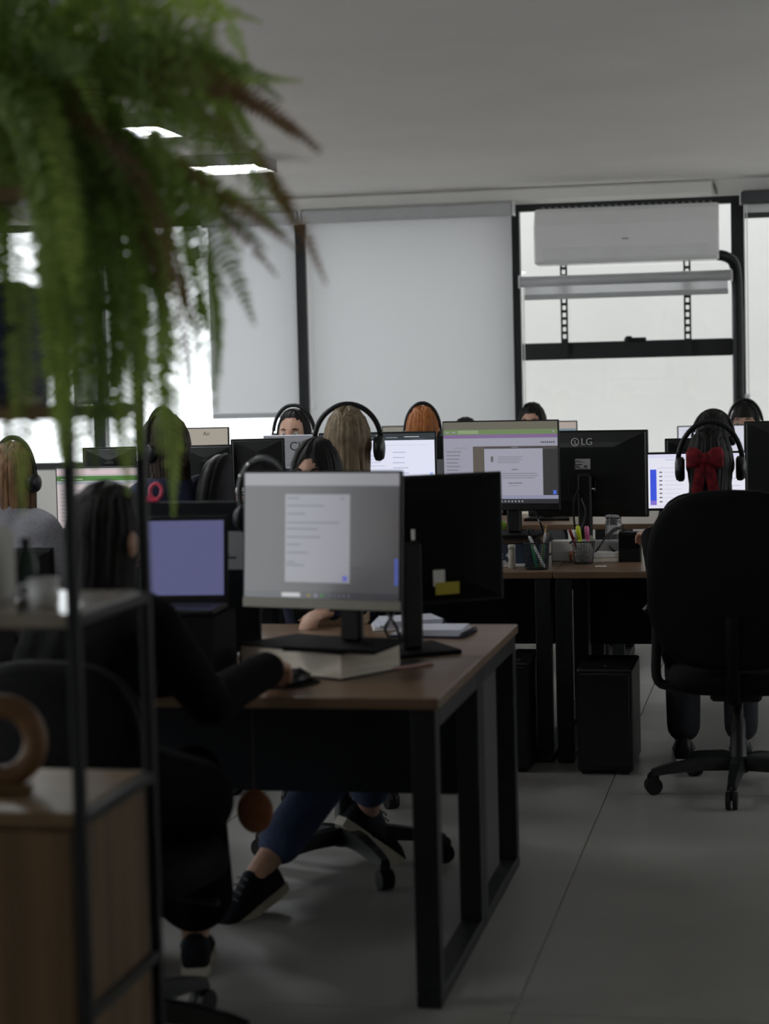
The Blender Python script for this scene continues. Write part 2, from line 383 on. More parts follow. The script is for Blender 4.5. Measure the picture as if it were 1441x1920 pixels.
pipe = catmull([PY(1345, 478, YW-.16), PY(1362, 482, YW-.14), PY(1376, 496, YW-.10), PY(1381, 540, YW-.06), PY(1383, 640, YW-.04), PY(1384, 760, YW-.04), PY(1386, 830, YW-.04)], 6)
tag(MB().tube(pipe, .034, 12).build('insulated_pipe', BLACKP, None, True), 'black insulated pipe running from air conditioner down the window frame', 'pipe')
for px, w_ in ((1057, 'left'), (1288, 'right')):
    b_ = MB(); xb = PY(px, 560, YW-.03).x; zb, ztp = PY(px, 664, YW-.03).z, acz0+.12
    for s in (-1, 1): b_.span((xb+s*.017-.006, YW-.035, zb), (xb+s*.017+.006, YW-.028, ztp))
    z = zb+.1
    b_.span((xb-.012, YW-.035, zb), (xb+.012, YW-.028, zb+.1))
    while z < ztp: b_.span((xb-.012, YW-.035, z+.028), (xb+.012, YW-.028, z+.046)); z += .046
    tag(b_.build('perforated_bracket', FRAMEM), '%s black perforated metal rail holding the air conditioner' % w_, 'bracket')
tag(MB().tube(catmull([PY(1310, 334, YW-.012), PY(1330, 338, YW-.012), PY(1340, 350, YW-.012), PY(1343, 364, YW-.012)], 5), .006, 6).build('cable', GREYT), 'thin grey cable arching above the air conditioner to the ceiling', 'cable')

# ---- ceiling lamps: louvred boxes with bright tubes
LOUV = mat('lamp_housing', (0.32, 0.32, 0.3), 0.5, var=0.05)
LE = bpy.data.materials.new('lamp_light'); LE.use_nodes = True
b = LE.node_tree.nodes['Principled BSDF']; b.inputs['Emission Color'].default_value = (.96, .98, 1, 1); b.inputs['Emission Strength'].default_value = LAMP; b.inputs['Base Color'].default_value = (.8, .8, .8, 1)
def lamp(label, x, y, lx=.42, ly=.42, th=.062):
    t = thing('ceiling_lamp', label, 'lamp', (x, y, ZC))
    h = MB()
    for s in (-1, 1): h.span((s*lx/2-.006, -ly/2, -th), (s*lx/2+.006, ly/2, 0)).span((-lx/2, s*ly/2-.006, -th), (lx/2, s*ly/2+.006, 0))
    h.span((-lx/2, -ly/2, -.006), (lx/2, ly/2, 0)).build('housing', LOUV, t)
    MB().span((-lx/2+.012, -ly/2+.012, -.046), (lx/2-.012, ly/2-.012, -.040)).build('diffuser', LE, t)
    for k in range(3):
        xx = -lx/2+lx*(k+1)/4
        MB().span((xx-.003, -ly/2+.008, -th+.002), (xx+.003, ly/2-.008, -.047)).build('louvre_blade', SILVER, t)
    return t
zl = ZC-.045
for (px, py, lab) in ((428, 313, 'lit square ceiling lamp nearest the window blinds'), (240, 244, 'lit square ceiling lamp half hidden by the fern tips'), (-62, 150, 'lit ceiling lamp showing through the fern at upper left')):
    q = PZ(px, py, zl); lamp(lab, q.x, q.y)
lamp('unseen ceiling lamp added for light, left of the near desks', -3.02, 5.49); lamp('unseen ceiling lamp added for light, left of the shelving', -3.02, 3.84)  # two unseen lamps continuing the row, added to brighten shelf, fern and floor

# ================================================================== DESKS
def desk(label, x0, x1, y0, y1, front=-1, group=None, side_panel=False, modesty=True):
    """front = -1: the sitter's edge is y0; +1: it is y1"""
    cx, cy = (x0+x1)/2, (y0+y1)/2
    t = thing('office_desk', label, 'desk', (cx, cy, 0), 0, group)
    w, d = (x1-x0)/2, (y1-y0)/2
    MB().span((-w+.0015, -d+.0015, .722), (w-.0015, d-.0015, .75), bev=.003).build('desktop', WOODTOP, t)
    fy = -1 if front < 0 else 1
    for sx in (-1, 1):
        xo = sx*(w-.04)
        for sy in (-1, 1):
            MB().span((xo-.03, sy*(d-.03)-.028*1, .035), (xo+.03, sy*(d-.03)+.028, .722), bev=.003).build('leg', BLACKM, t)
        MB().span((xo-.03, -d+.002, 0), (xo+.03, d-.002, .035), bev=.003).build('floor_rail', BLACKM, t)
        MB().span((xo-.03, -d+.06, .67), (xo+.03, d-.06, .72), bev=.003).build('top_rail', BLACKM, t)
    if modesty:
        yy = -fy*(d-.02)
        MB().span((-w+.075, yy-.009, .376), (w-.075, yy+.009, .719), bev=.003).build('modesty_panel', NAVYM, t)
    if side_panel:
        MB().span((w-.058, -d+.06, .05), (w-.045, d-.19, .665), bev=.003).build('side_panel', mat('grey_steel_panel', (.06, .06, .06), .45, var=.1), t)
    return t
XE, YN, YS, YF = -0.815, 4.553, 5.260, 5.968
desk('nearest wooden desk on black frame, its front edge facing us', XE-1.4, XE, YN, YS, -1, 'desks of the near island')
desk('far half of the near wooden desk pair, behind the seam', XE-1.4, XE, YS, YF, 1, 'desks of the near island', side_panel=True)
B0, BS, B1 = 7.592, 8.30, 9.0
G1 = 'desks of the middle island'
desk('middle island desk with the navy box, left of the seam, front row', -2.10, -.90, B0, BS, -1, G1)
desk('middle island desk before the tall black chair, front row', -.90, .30, B0, BS, -1, G1)
desk('middle island front desk at left under the fern', -3.30, -2.10, B0, BS, -1, G1)
desk('middle island far desk carrying the black monitor with silver logo', -.90, .30, BS, B1, 1, G1)
desk('middle island far desk behind the empty central seat', -2.10, -.90, BS, B1, 1, G1)
desk('middle island far desk at left with the silver laptop', -3.30, -2.10, BS, B1, 1, G1)
G2 = 'desks of the far island by the windows'
for k, (xa, w_) in enumerate(((-3.5, 'left end'), (-2.2, 'left of centre'), (-.9, 'right of centre, its edge seen under the hanging monitors'), (.4, 'right end'))):
    desk('far island desk by the windows, %s' % w_, xa, xa+1.3, 10.05, 10.75, -1, G2, modesty=False)

# ---- fabric divider on the near island's seam, with a sheet pinned on it
dx1 = P(470, 1000, 5.38).x
dx0 = P(190, 1000, 5.45).x
dv = thing('desk_divider', 'black upright divider panel on the seam of the near desks', 'divider', ((dx0+dx1)/2, YS, .75))
hw = (dx1-dx0)/2; dz = PY(330, 941, YS).z-.75
MB().span((-hw, -.012, .012), (hw, .012, dz), bev=.004).build('panel', NAVYM, dv)
for s in (-1, 1): MB().box((s*(hw-.1), 0, .01), (.05, .07, .02), bev=.004).build('clamp', BLACKM, dv)
q0, q1 = PY(425, 1068, YS-.015), PY(458, 996, YS-.015)
sh = thing('notice_sheet', 'pale grey paper sheet pinned on the black divider beside the laptop', 'paper', ((q0.x+q1.x)/2-.03, YS-.0135, q0.z))
MB().span((-.055, -.0012, 0), (.055, 0, q1.z-q0.z)).build('sheet', mat('grey_sheet', (.36, .38, .39), .8, var=.04), sh)
MB().span((-.02, -.0018, .03), (.032, -.0013, .036)).span((-.02, -.0018, .04), (.012, -.0013, .044)).build('print', DARKT, sh)

# ================================================================== MONITORS, LAPTOPS
def monitor(label, pl, pr, ztop, h, base_z, back=False, display=None, chin=.022, edge=.006, casing=None, group=None, tilt=0.0, col_off=0.0, base_w=.24, chinmat=None, stand=True):
    """pl, pr: ends of the panel in plan (left and right as seen from the camera)"""
    pl, pr = Vector((pl.x, pl.y)), Vector((pr.x, pr.y)); w = (pr-pl).length; mid = (pl+pr)/2
    a = math.atan2((pr-pl).y, (pr-pl).x) + (PI if back else 0)
    if back: col_off = -col_off
    t = thing('monitor', label, 'monitor', (mid.x, mid.y, base_z), a, group)
    casing = casing or BLACKP
    zb, zt_ = ztop-h-base_z, ztop-base_z; hw = w/2
    c = MB(); c.span((-hw, 0, zb), (hw, .014, zt_), bev=.003)
    c.build('casing', casing, t)
    rb = [[(sx*(hw-i), y, z) for sx, z in ((-1, zb+j), (1, zb+j), (1, zt_-j), (-1, zt_-j))] for y, i, j in ((.013, .006, .006), (.022, .012, .01), (.036, .10, .05), (.04, .14, .07))]
    MB().loft(rb).build('back_cover', BLACKG, t)
    dz0, dz1 = zb+chin, zt_-edge; x0, x1 = -hw+edge, hw-edge
    d = MB(); mats = []
    for k, (u0_, v0_, u1_, v1_, M) in enumerate(display or [(0, 0, 1, 1, emit((4, 4, 5), 0.0, .25))]):
        if M not in mats: mats.append(M)
        y = -.0006-.00025*k
        xa, xb, za, zc = x0+(x1-x0)*u0_, x0+(x1-x0)*u1_, dz0+(dz1-dz0)*v0_, dz0+(dz1-dz0)*v1_
        if k == 0: d.span((xa, y, za), (xb, .001, zc), mats.index(M))
        else: d.add([(xa, y, za), (xb, y, za), (xb, y, zc), (xa, y, zc)], [(0, 1, 2, 3)], mats.index(M))
    d.build('display', mats, t)
    if chinmat: MB().span((-hw+.002, -.0012, zb+.001), (hw-.002, .001, zb+chin-.001)).build('chin_strip', chinmat, t)
    if stand:
        MB().span((col_off-.03, .034, .012), (col_off+.03, .062, (zb+zt_)/2), bev=.008).build('stand_column', BLACKP, t)
        o = [(col_off-base_w/2, -.09), (col_off+base_w/2, -.09), (col_off+base_w*.42, .13), (col_off-base_w*.42, .13)]
        MB().prism(o, 0, .012).build('stand_base', CHAIRM, t)
    if tilt:
        zm = (zb+zt_)/2; T = Matrix.Translation((0, 0, zm)) @ Matrix.Rotation(-tilt, 4, 'X') @ Matrix.Translation((0, 0, -zm))
        for o in t.children:
            if not o.name.startswith('stand'): o.data.transform(T)
    t['w'] = w; t['zb'] = zb; t['zt'] = zt_
    return t
def onback(t, u, z, w, h, y=.0405):
    """box spanning u, z (right as seen from behind) on the back of a monitor"""
    return MB().span((-u-w/2, y, z-h/2), (-u+w/2, y+.001, z+h/2))
def lines(u0, u1, v0, v1, n, M, jit=.3, seed=1, th=.35):
    R = random.Random(seed); out = []; st = (v1-v0)/n
    for k in range(n):
        e = u0+(u1-u0)*(1-jit*R.random()); v = v1-st*(k+.5)
        out.append((u0, v-st*th/2, e, v+st*th/2, M))
    return out
DK = 1.0
# screen of the nearest monitor
sc1 = [(0, 0, 1, 1, emit((74, 73, 75), .8, .16)), (0, .90, 1, 1, emit((142, 142, 146), .8, .16)), (0, 0, 1, .055, emit((60, 60, 64), .8, .16)),
       (.27, .13, .69, .83, emit((128, 129, 136), 1, .16)),
       (.25, .012, .37, .045, emit((170, 170, 172), 1, .16)), (.42, .015, .435, .038, emit((160, 140, 60), .8)), (.465, .015, .48, .038, emit((150, 150, 170), .8)), (.505, .015, .52, .038, emit((70, 140, 60), .8)),
       (.645, .145, .675, .185, emit((84, 88, 170), 1)), (.975, .12, .995, .33, emit((70, 84, 160), .9))]
sc1 += [(.56+.03*k, .018, .572+.03*k, .034, emit((95, 95, 105), .8)) for k in range(5)]
g_ = emit((98, 98, 108), 1, .16)
for k, (v, e) in enumerate(((.80, .36), (.74, .52), (.675, .40), (.605, .62), (.555, .48), (.49, .50), (.43, .37), (.365, .42), (.29, .33), (.265, .39))): sc1.append((.285, v-.006, e, v+.006, g_))
sc1.append((.635, .79, .65, .805, g_)); sc1.append((.70, .245, .82, .252, emit((70, 70, 76), .8)))
M1 = monitor('nearest lit monitor with a white dialog window, propped on a thick book', P(455, 1010, 5.16), P(752, 1010, 4.96), PXX(620, 882, P(620, 882, 5.05).x).z, .355, .822, display=sc1, chinmat=mat('beige_chin', (.30, .28, .23), .3, var=.05), chin=.026, casing=BLACKP, col_off=.06, base_w=.26, tilt=math.radians(4))
M2 = monitor('black monitor turned away, with yellow sticker, on the near island', P(612, 1000, 5.37), P(938, 1000, 5.60), PXX(850, 888, P(850, 888, 5.5).x).z, .362, .75, back=True, col_off=-.04, base_w=.26)
t = M2
onback(t, .05, t['zb']+.075, .036, .045, .0405).build('label', PAPER, t)
onback(t, .075, t['zb']+.045, .075, .034, .0412).build('yellow_sticker', mat('yellow_sticker', (.50, .42, .03), .6, var=.1), t)
onback(t, -.03, t['zb']+.20, .012, .03, .045).build('port_clip', CHROME, t)
for o in t.children:
    if o.name.startswith('back_cover'): o.data.materials[0] = CHAIRM
    if o.name.startswith('yellow'): o['label'] = 'yellow sticker at the lower back'
# central monitor: document page
wht = emit((146, 146, 160), 1); gl = emit((118, 118, 130), 1); gd = emit((70, 68, 74), 1)
sc3 = [(0, 0, 1, 1, emit((50, 49, 50), 1)), (0, .90, 1, 1, emit((98, 95, 84), 1)), (0, .845, 1, .905, emit((104, 126, 84), 1)), (.13, .855, .31, .897, emit((130, 148, 112), 1)), (0, .80, 1, .845, emit((120, 96, 136), 1)),
       (0, .70, 1, .80, wht), (0, .07, .26, .70, wht), (.26, .07, .36, .70, emit((84, 78, 70), 1)), (.36, .66, 1, .70, emit((72, 66, 66), 1)), (.36, .10, .87, .67, emit((150, 150, 164), 1)), (0, .055, 1, .10, emit((134, 136, 158), 1)), (.955, .11, .985, .16, emit((70, 100, 190), 1)), (0, 0, 1, .055, emit((40, 40, 46), 1)),
       (.02, .868, .05, .88, wht), (.08, .868, .11, .88, wht), (.60, .68, .66, .69, gl), (.96, .868, .975, .885, wht)]
sc3 += lines(.48, .72, .49, .58, 5, gl, .35, 3) + lines(.52, .84, .30, .38, 3, gl, .3, 4) + [(.60, .41, .655, .418, gd), (.57, .245, .69, .253, gd), (.58, .215, .66, .221, gl)]
sc3 += lines(.03, .22, .12, .66, 12, gl, .5, 5) + [(.86+.018*k, .735, .872+.018*k, .755, gd) for k in range(7)] + [(.10+.02*k, .675, .108+.02*k, .69, gl) for k in range(6)]
sc3 += [(.30+.03*k, .018, .312+.03*k, .038, emit((140, 140, 150), 1)) for k in range(14)]
# round grey emblem at the head of the page
sc3 += [(.425+.002*k, .505-.0+abs(k-5)**1.6*.0012, .427+.002*k+.003, .585-abs(k-5)**1.6*.0012, emit((92, 96, 92), 1)) for k in range(11)]
M3 = monitor('central monitor showing a document page under green and purple bars', P(830, 870, 8.02), P(1048, 870, 7.86), PXX(940, 788, P(940, 788, 7.95).x).z, .362, PXX(968, 1000, P(968, 1000, 8.1).x).z, display=sc3, chin=.028, edge=.005, col_off=.04, base_w=.25)
M4 = monitor('black monitor back with silver logo and serial label right of the document screen', P(990, 880, 8.48), P(1216, 880, 8.28), PXX(1130, 806, P(1130, 806, 8.38).x).z, .366, .75, back=True, base_w=.22)
t = M4
Rm = Matrix.Rotation(PI, 4, 'Z') @ Matrix.Rotation(PI/2, 4, 'X')
zc_ = t['zt']-.048
M_ = Matrix.Translation((-.008, .0375, zc_)) @ Rm
LOGOM = mat('silver_logo', (.75, .75, .78), .3, .3, var=.03)
text_part('logo', 'LG', .042, M_, LOGOM, t, .003)
e = MB()
for k in range(20):
    a = 2*PI*k/20; b_ = 2*PI*(k+1)/20
    e.add([(.043+math.cos(q)*r, .0405, zc_+math.sin(q)*r) for q in (a, b_) for r in (.014, .018)], [(0, 1, 3, 2)])
e.span((.0415, .036, zc_-.009), (.0445, .0405, zc_+.008)).span((.036, .036, zc_-.010), (.0445, .0405, zc_-.007)).ball((.049, .039, zc_+.006), .002, 5)
e.build('logo_emblem', LOGOM, t)
lb = onback(t, -.01, zc_-.093, .066, .044, .0405).build('serial_label', mat('serial_label', (.42, .42, .42), .6, var=.06), t)
pr_ = MB()
for k, (u, z, w_, h_) in enumerate(((-.025, .013, .03, .003), (-.012, .008, .04, .002), (-.02, -.003, .034, .005), (-.026, -.012, .024, .006), (.012, -.010, .014, .008), (0, -.018, .05, .003))):
    pr_.span((-(-.01+u)-w_/2, .0416, zc_-.093+z-h_/2), (-(-.01+u)+w_/2, .0422, zc_-.093+z+h_/2))
pr_.build('label_print', DARKT, t)
MB().span((-.045, .040, zc_-.215), (.075, .0445, zc_-.165), bev=.003).build('port_recess', BLACKP, t)
MB().tube([(-.045, .047, zc_-.20), (-.03, .049, zc_-.196)], .005, 8).build('plug', CHROME, t)
MB().tube(catmull([(-.02, .05, zc_-.196), (.02, .06, zc_-.20), (.04, .07, zc_-.24), (.045, .07, zc_-.31), (.042, .06, zc_-.37)], 5), .0042, 6).build('power_cable', BLACKP, t, True)
# screens of the middle row
wsc = emit((222, 224, 242), 1.0); wl = emit((190, 192, 214), 1.0); blu = emit((60, 84, 215), 1.0)
sc5 = [(0, 0, 1, 1, emit((226, 226, 238), 1)), (0, .93, 1, 1, emit((214, 214, 236), 1)), (.02, .02, .085, .72, blu), (.02, .02, .085, .14, emit((130, 110, 205), 1)), (0, 0, 1, .06, emit((220, 220, 236), 1)), (.42, .82, .62, .86, emit((150, 154, 214), 1)), (.18, .89, .55, .905, wl), (.1, .74, .42, .75, wl)]
for k in range(8): sc5 += [(.115, .655-.078*k, .145, .68-.078*k, emit((110, 104, 120), 1)), (.17, .66-.078*k, .36-.02*(k % 3), .668-.078*k, wl)]
sc5 += [(.43, .72, .46, .74, wl), (.44, .52, .46, .54, wl)] + lines(.5, .95, .1, .7, 9, wl, .5, 9, .2)
M5 = monitor('bright white screen with blue side bar, before the person with the red hair bow', P(1211, 900, 7.95), P(1400, 900, 7.90), PXX(1300, 847, P(1300, 847, 7.92).x).z, .235, .75, display=sc5, chin=.010, edge=.008)
sc6 = [(0, 0, 1, 1, wsc), (0, .90, 1, 1, emit((44, 52, 56), 1)), (.40, .935, .46, .945, wsc), (.58, .935, .68, .945, emit((150, 150, 155), 1)), (.74, .945, .87, .955, emit((200, 200, 200), 1)), (.80, .915, .92, .922, emit((90, 90, 110), 1)),
       (.30, .845, .36, .875, emit((150, 160, 226), 1)), (.13, .68, .30, .71, emit((150, 156, 222), 1)), (.16, .58, .20, .60, emit((235, 176, 150), 1)), (.37, .50, .44, .525, emit((90, 90, 100), 1)), (.35, .40, .60, .42, emit((140, 150, 212), 1)), (.96, .26, .985, .42, emit((160, 180, 232), 1)), (.32, .1, .323, .9, wl), (.3, .825, .95, .83, wl)]
sc6 += lines(.36, .6, .50, .70, 4, wl, .3, 11, .25) + lines(.64, .78, .3, .76, 6, wl, .4, 12, .25)
M6 = monitor('white web page screen in front of the blond head', P(598, 870, 8.12), P(818, 870, 8.0), PXX(760, 809, P(760, 809, 8.05).x).z, .30, .75, display=sc6, chin=.018, edge=.007)
sc7 = [(0, 0, 1, 1, emit((178, 172, 172), 1)), (0, .90, 1, .97, emit((206, 186, 190), 1)), (0, .79, 1, .87, emit((70, 116, 52), 1)), (.05, .81, .32, .825, emit((180, 200, 170), 1)), (0, .74, 1, .78, emit((150, 160, 170), 1)), (0, 0, 1, .73, emit((196, 184, 186), 1))]
sc7 += lines(.05, .9, .1, .66, 9, emit((150, 150, 160), 1), .5, 14, .25)
M7 = monitor('lit screen with a green band behind the dark seated person at left', P(104, 900, 8.05), P(262, 900, 7.98), PXX(185, 875, P(185, 875, 8.0).x).z, .27, .75, display=sc7, chin=.02)
beige = emit((158, 150, 138), 1)
sc9 = [(0, 0, 1, 1, beige)]
M9 = monitor('beige lit screen with a dark signature mark, under the fern tips', P(318, 815, 9.1), P(429, 815, 9.05), PXX(390, 801, P(390, 801, 9.07).x).z, .22, .75, display=sc9, chin=.02)
text_part('screen_mark', 'Air', .026, Matrix.Translation((.035, -.0016, M9['zt']-.03)) @ Matrix.Rotation(PI/2, 4, 'X'), DARKT, M9, .0003)
M10 = monitor('beige topped screen peeking out behind the central monitor', P(965, 800, 10.45), P(1082, 800, 10.4), PXX(1060, 789, P(1060, 789, 10.4).x).z, .26, .75, display=[(0, 0, 1, 1, emit((110, 130, 140), 1)), (0, .85, 1, 1, emit((168, 156, 148), 1))], chin=.02)
def blackmon(label, x0, x1, y, d, h=.33, dd=0.0, base=.75): return monitor(label, P(x0, y+60, d+dd), P(x1, y+60, d-dd), PXX((x0+x1)/2, y, P((x0+x1)/2, y, d).x).z, h, base, back=True)
GB = 'switched off black monitors across the middle island'
blackmon('black monitor back left of the silver laptop', 434, 535, 822, 8.6)
blackmon('black monitor back below the beige signature screen', 336, 438, 834, 8.55)
blackmon('black monitor back behind the curly haired person', 157, 258, 838, 8.55)
blackmon('black monitor back at the right picture edge', 1394, 1560, 788, 8.6, .34)
blackmon('low black monitor back just right of the silver logo monitor', 1246, 1345, 821, 8.75, .30)
blackmon('dark monitor strip between the orange hair and the central monitor', 752, 836, 818, 8.75, .30)
blackmon('black monitor back on the near desk at far left below the grey sweater', -70, 104, 1026, 5.42, .27)
def strip(label, x0, x1, y, d, disp, h=.26): return monitor(label, P(x0, y+60, d), P(x1, y+60, d), PXX((x0+x1)/2, y, P((x0+x1)/2, y, d).x).z, h, .75, display=disp, chin=.02)
strip('far white screen behind the two headphone wearers at right', 1270, 1414, 797, 10.7, [(0, 0, 1, 1, emit((206, 208, 220), 1))] + lines(.05, .9, .7, .95, 4, wl, .3, 20))
strip('grey topped far monitor left of the orange hair', 716, 800, 798, 10.7, [(0, 0, 1, 1, emit((128, 126, 116), 1))])
# small pale note standing beside the central monitor
for lab, x0, x1, y0, y1, d in (('grey note card between two monitors in the middle', 818, 831, 895, 861, 8.25), ('pale blue grey note sheet beside the screen with a green band', 259, 286, 912, 865, 8.1)):
    a_, b_ = P(x0, y0, d), P(x1, y1, d)
    t = thing('note_sheet', lab, 'note', (a_.x/2+b_.x/2, a_.y, .75))
    MB().span((-(b_.x-a_.x)/2, 0, 0), ((b_.x-a_.x)/2, .008, a_.z-.75+.01), bev=.002).build('holder', BLACKP, t)
    MB().span((-(b_.x-a_.x)/2, -.003, a_.z-.75), ((b_.x-a_.x)/2, -.0005, b_.z-.75)).build('sheet', mat('blue_grey_sheet', (.40, .43, .46), .6, var=.05), t)

def laptop(label, c, rz, w, d, hscreen, lidang, body, disp=None, keym=None, back_text=None):
    """c: middle of the hinge line on its support; the lid leans back by lidang from upright; local -y is the user's side"""
    t = thing('laptop', label, 'laptop', c, rz)
    MB().span((-w/2, -d, 0), (w/2, 0, .016), bev=.004).build('base', body, t)
    k = MB()
    for r in range(5):
        for q in range(13): k.box((-w/2+.03+(w-.06)*q/12, -.03-r*.019, .0168), ((w-.06)/13.6, .015, .002))
    k.build('keyboard', BLACKP, t, kind='stuff')
    MB().span((-.05, -d+.012, .0162), (.05, -d+.075, .017)).build('touchpad', BLACKP if body is BLACKP else GREYT, t)
    R = Matrix.Rotation(-lidang, 4, 'X'); L = Matrix.Translation((0, 0, .014)) @ R
    def tr(mb): mb.v = [tuple(L @ Vector(v)) for v in mb.v]; return mb
    lid = tr(MB().span((-w/2, 0, 0), (w/2, .007, hscreen), bev=.003)).build('lid', body, t)
    s = MB(); s.span((-w/2+.004, -.0006, .004), (w/2-.004, .001, hscreen-.004)); tr(s).build('bezel', BLACKP, t)
    s = MB(); s.span((-w/2+.012, -.0012, .020), (w/2-.012, .001, hscreen-.014)); tr(s).build('display', disp or emit((5, 5, 6), 0), t)
    if back_text:
        text_part('lid_logo', back_text, .06, L @ Matrix.Translation((.03, .0075, hscreen*.63)) @ Matrix.Rotation(PI, 4, 'Z') @ Matrix.Rotation(PI/2, 4, 'X'), DARKT, t, .0006)
    return t
# laptop on a stand on the near desk
lw0, lw1 = P(262, 1050, 5.32), P(424, 1050, 5.29)
lz = PXX(350, 1140, P(350, 1140, 5.3).x).z
LPX, LPY = (lw0.x+lw1.x)/2, lw0.y
laptop('black laptop with a plain violet blue screen, on a riser', (LPX, LPY, lz), math.atan2(lw1.y-lw0.y, lw1.x-lw0.x), lw1.x-lw0.x+.01, .2, PXX(350, 966, P(350, 966, 5.33).x).z-lz-.012, math.radians(7), BLACKP, emit((84, 86, 122), 1.0, .3))
t = thing('laptop_riser', 'black sloped riser holding the laptop on the near desk', 'riser', (LPX, LPY, .75))
MB().prism([(-.22, 0), (.02, 0), (.02, lz-.75-.002), (-.20, lz-.75-.002)], -.14, .14, 0, Matrix(((0, 0, 1, 0), (1, 0, 0, 0), (0, 1, 0, 0), (0, 0, 0, 1)))).build('wedge', CHAIRM, t)
MB().span((-.16, -.235, 0), (.16, -.20, .012), bev=.003).build('front_lip', BLACKG, t)
# silver laptop seen from behind
ls0, ls1 = P(499, 850, 9.1), P(652, 850, 8.98)
lsz = PXX(550, 872, P(550, 872, 9.05).x).z-.02
lid_h = PXX(550, 815, P(550, 815, 9.05).x).z-lsz-.01
laptop('silver laptop seen from behind, dark letters on its lid, before the woman at the window', ((ls0.x+ls1.x)/2, (ls0.y+ls1.y)/2, lsz), math.atan2(ls1.y-ls0.y, ls1.x-ls0.x)+PI, (ls1-ls0).length, .22, lid_h, math.radians(12), SILVER, back_text='Clo')
t = thing('laptop_riser', 'black box riser under the silver laptop', 'riser', ((ls0.x+ls1.x)/2, (ls0.y+ls1.y)/2, .75))
MB().span((-.15, -.02, 0), (.15, .22, lsz-.752), bev=.006).build('body', BLACKP, t)
MB().span((-.11, -.022, .05), (.11, -.0195, lsz-.752-.06)).build('front_recess', BLACKG, t)

# ================================================================== OFFICE CHAIRS
def chair(label, x, y, rz, seat_z=.47, bw=.48, bz0=.44, bz1=1.105, fabric=FABB, spin=0.3, arms=True, tall=True, by=-.23, group=None):
    t = thing('office_chair', label, 'chair', (x, y, 0), rz, group)
    MB().lathe([(.035, .07), (.04, .12), (.03, .13), (.026, .26), (.02, .27), (.02, seat_z-.09)], n=16).build('gas_column', BLACKP, t, True)
    for k in range(5):
        a = spin+2*PI*k/5; c, s = math.cos(a), math.sin(a)
        l = MB().loft([[(c*r-s*wq, s*r+c*wq, z+hq) for wq, hq in ((-w, -h), (w, -h), (w*.7, h), (-w*.7, h))] for r, z, w, h in ((.02, .105, .03, .024), (.14, .105, .026, .022), (.26, .09, .02, .016), (.315, .078, .017, .012))]).build('base_leg', BLACKG, t)
        w_ = MB(); ax = Vector((-s, c, 0)); p = Vector((c*.31, s*.31, .0315))
        for q in (-1, 1): w_.tube([p+ax*(q*.012-.008), p+ax*(q*.012+.008)], .031, 14)
        w_.tube([p+ax*-.006+Vector((0, 0, .03)), p+ax*.006+Vector((0, 0, .03))], .022, 10).tube([p, p+Vector((0, 0, .05))], .007, 8)
        w_.build('caster', BLACKP, l)
    def sup(w, d, n=28, e=3.2): return [(w*abs(math.cos(2*PI*i/n))**(2/e)*(1 if math.cos(2*PI*i/n) >= 0 else -1), d*abs(math.sin(2*PI*i/n))**(2/e)*(1 if math.sin(2*PI*i/n) >= 0 else -1)) for i in range(n)]
    MB().loft([[(px*k, py*k, seat_z+z) for px, py in sup(.245, .235)] for k, z in ((.82, -.085), (.96, -.07), (1.0, -.04), (.97, -.01), (.85, .0))]).build('seat', fabric, t, True)
    MB().span((-.09, -.11, seat_z-.12), (.09, .09, seat_z-.075), bev=.01).build('tilt_mechanism', BLACKP, t)
    MB().tube([(.08, .02, seat_z-.1), (.2, .03, seat_z-.11), (.25, .03, seat_z-.115)], .008, 8).build('lever', BLACKP, t)
    hz, cz = (bz1-bz0)/2, (bz0+bz1)/2
    def ring(k, y): return [(px*k, y+.03*(px*k/(bw/2))**2+.02*((pz*k)/hz-.2)**2*-1, cz+pz*k) for px, pz in sup(bw/2, hz, 36, 2.9)]
    MB().loft([ring(.90, by-.035), ring(.985, by-.025), ring(1.0, by-.01)]).build('back_shell', CHAIRM, t, True)
    MB().loft([ring(.985, by-.008), ring(.985, by+.02), ring(.93, by+.045), ring(.7, by+.05)]).build('backrest', fabric, t, True)
    MB().tube(catmull([(0, -.08, seat_z-.1), (0, by-.02, seat_z-.1), (0, by-.05, seat_z), (0, by-.045, seat_z+.2)], 5), .024, 8, flat=.5).build('back_bar', CHAIRM, t, True)
    if arms:
        for s in (-1, 1):
            MB().tube(catmull([(s*.2, .03, seat_z-.085), (s*.285, .03, seat_z-.07), (s*.29, .03, seat_z+.06), (s*.285, .03, seat_z+.19)], 5), .018, 8).build('arm_post', BLACKP, t, True)
            MB().box((s*.285, .03, seat_z+.205), (.085, .26, .03), bev=.013).build('armrest', BLACKP, t)
    return t
jc = P(1342, 1490, 6.98)
chair('tall black office chair seen from behind at right', jc.x+.075, 7.13, math.radians(-2), seat_z=.46, bw=.60, bz0=.47, bz1=1.10, spin=math.radians(-70+180+15), by=-.20)
chair('black office chair of the dark haired person at the near desk', -1.50, 4.16, math.radians(-10), bz0=.5, bz1=.93, bw=.42, spin=-1.15, arms=False)
bc = P(590, 1620, 6.05)
chair('black swivel chair behind the near desks, its star base seen under the desktop', -1.36, 5.89, math.radians(180), seat_z=.45, bz0=.62, bz1=1.0, bw=.4, spin=math.radians(-55-180), by=-.24, arms=False)
chair('black leatherette chair beside the curly haired person', P(306, 777, 7.35).x+.0, P(306, 777, 7.35).y+.02, math.radians(97), fabric=LEATHER, bz0=.55, bz1=1.25, bw=.42, arms=False, by=-.20)
chair('black chair under the blond person', -1.56, 6.98, 0, bz0=.5, bz1=.9, bw=.4, arms=False, by=-.2)

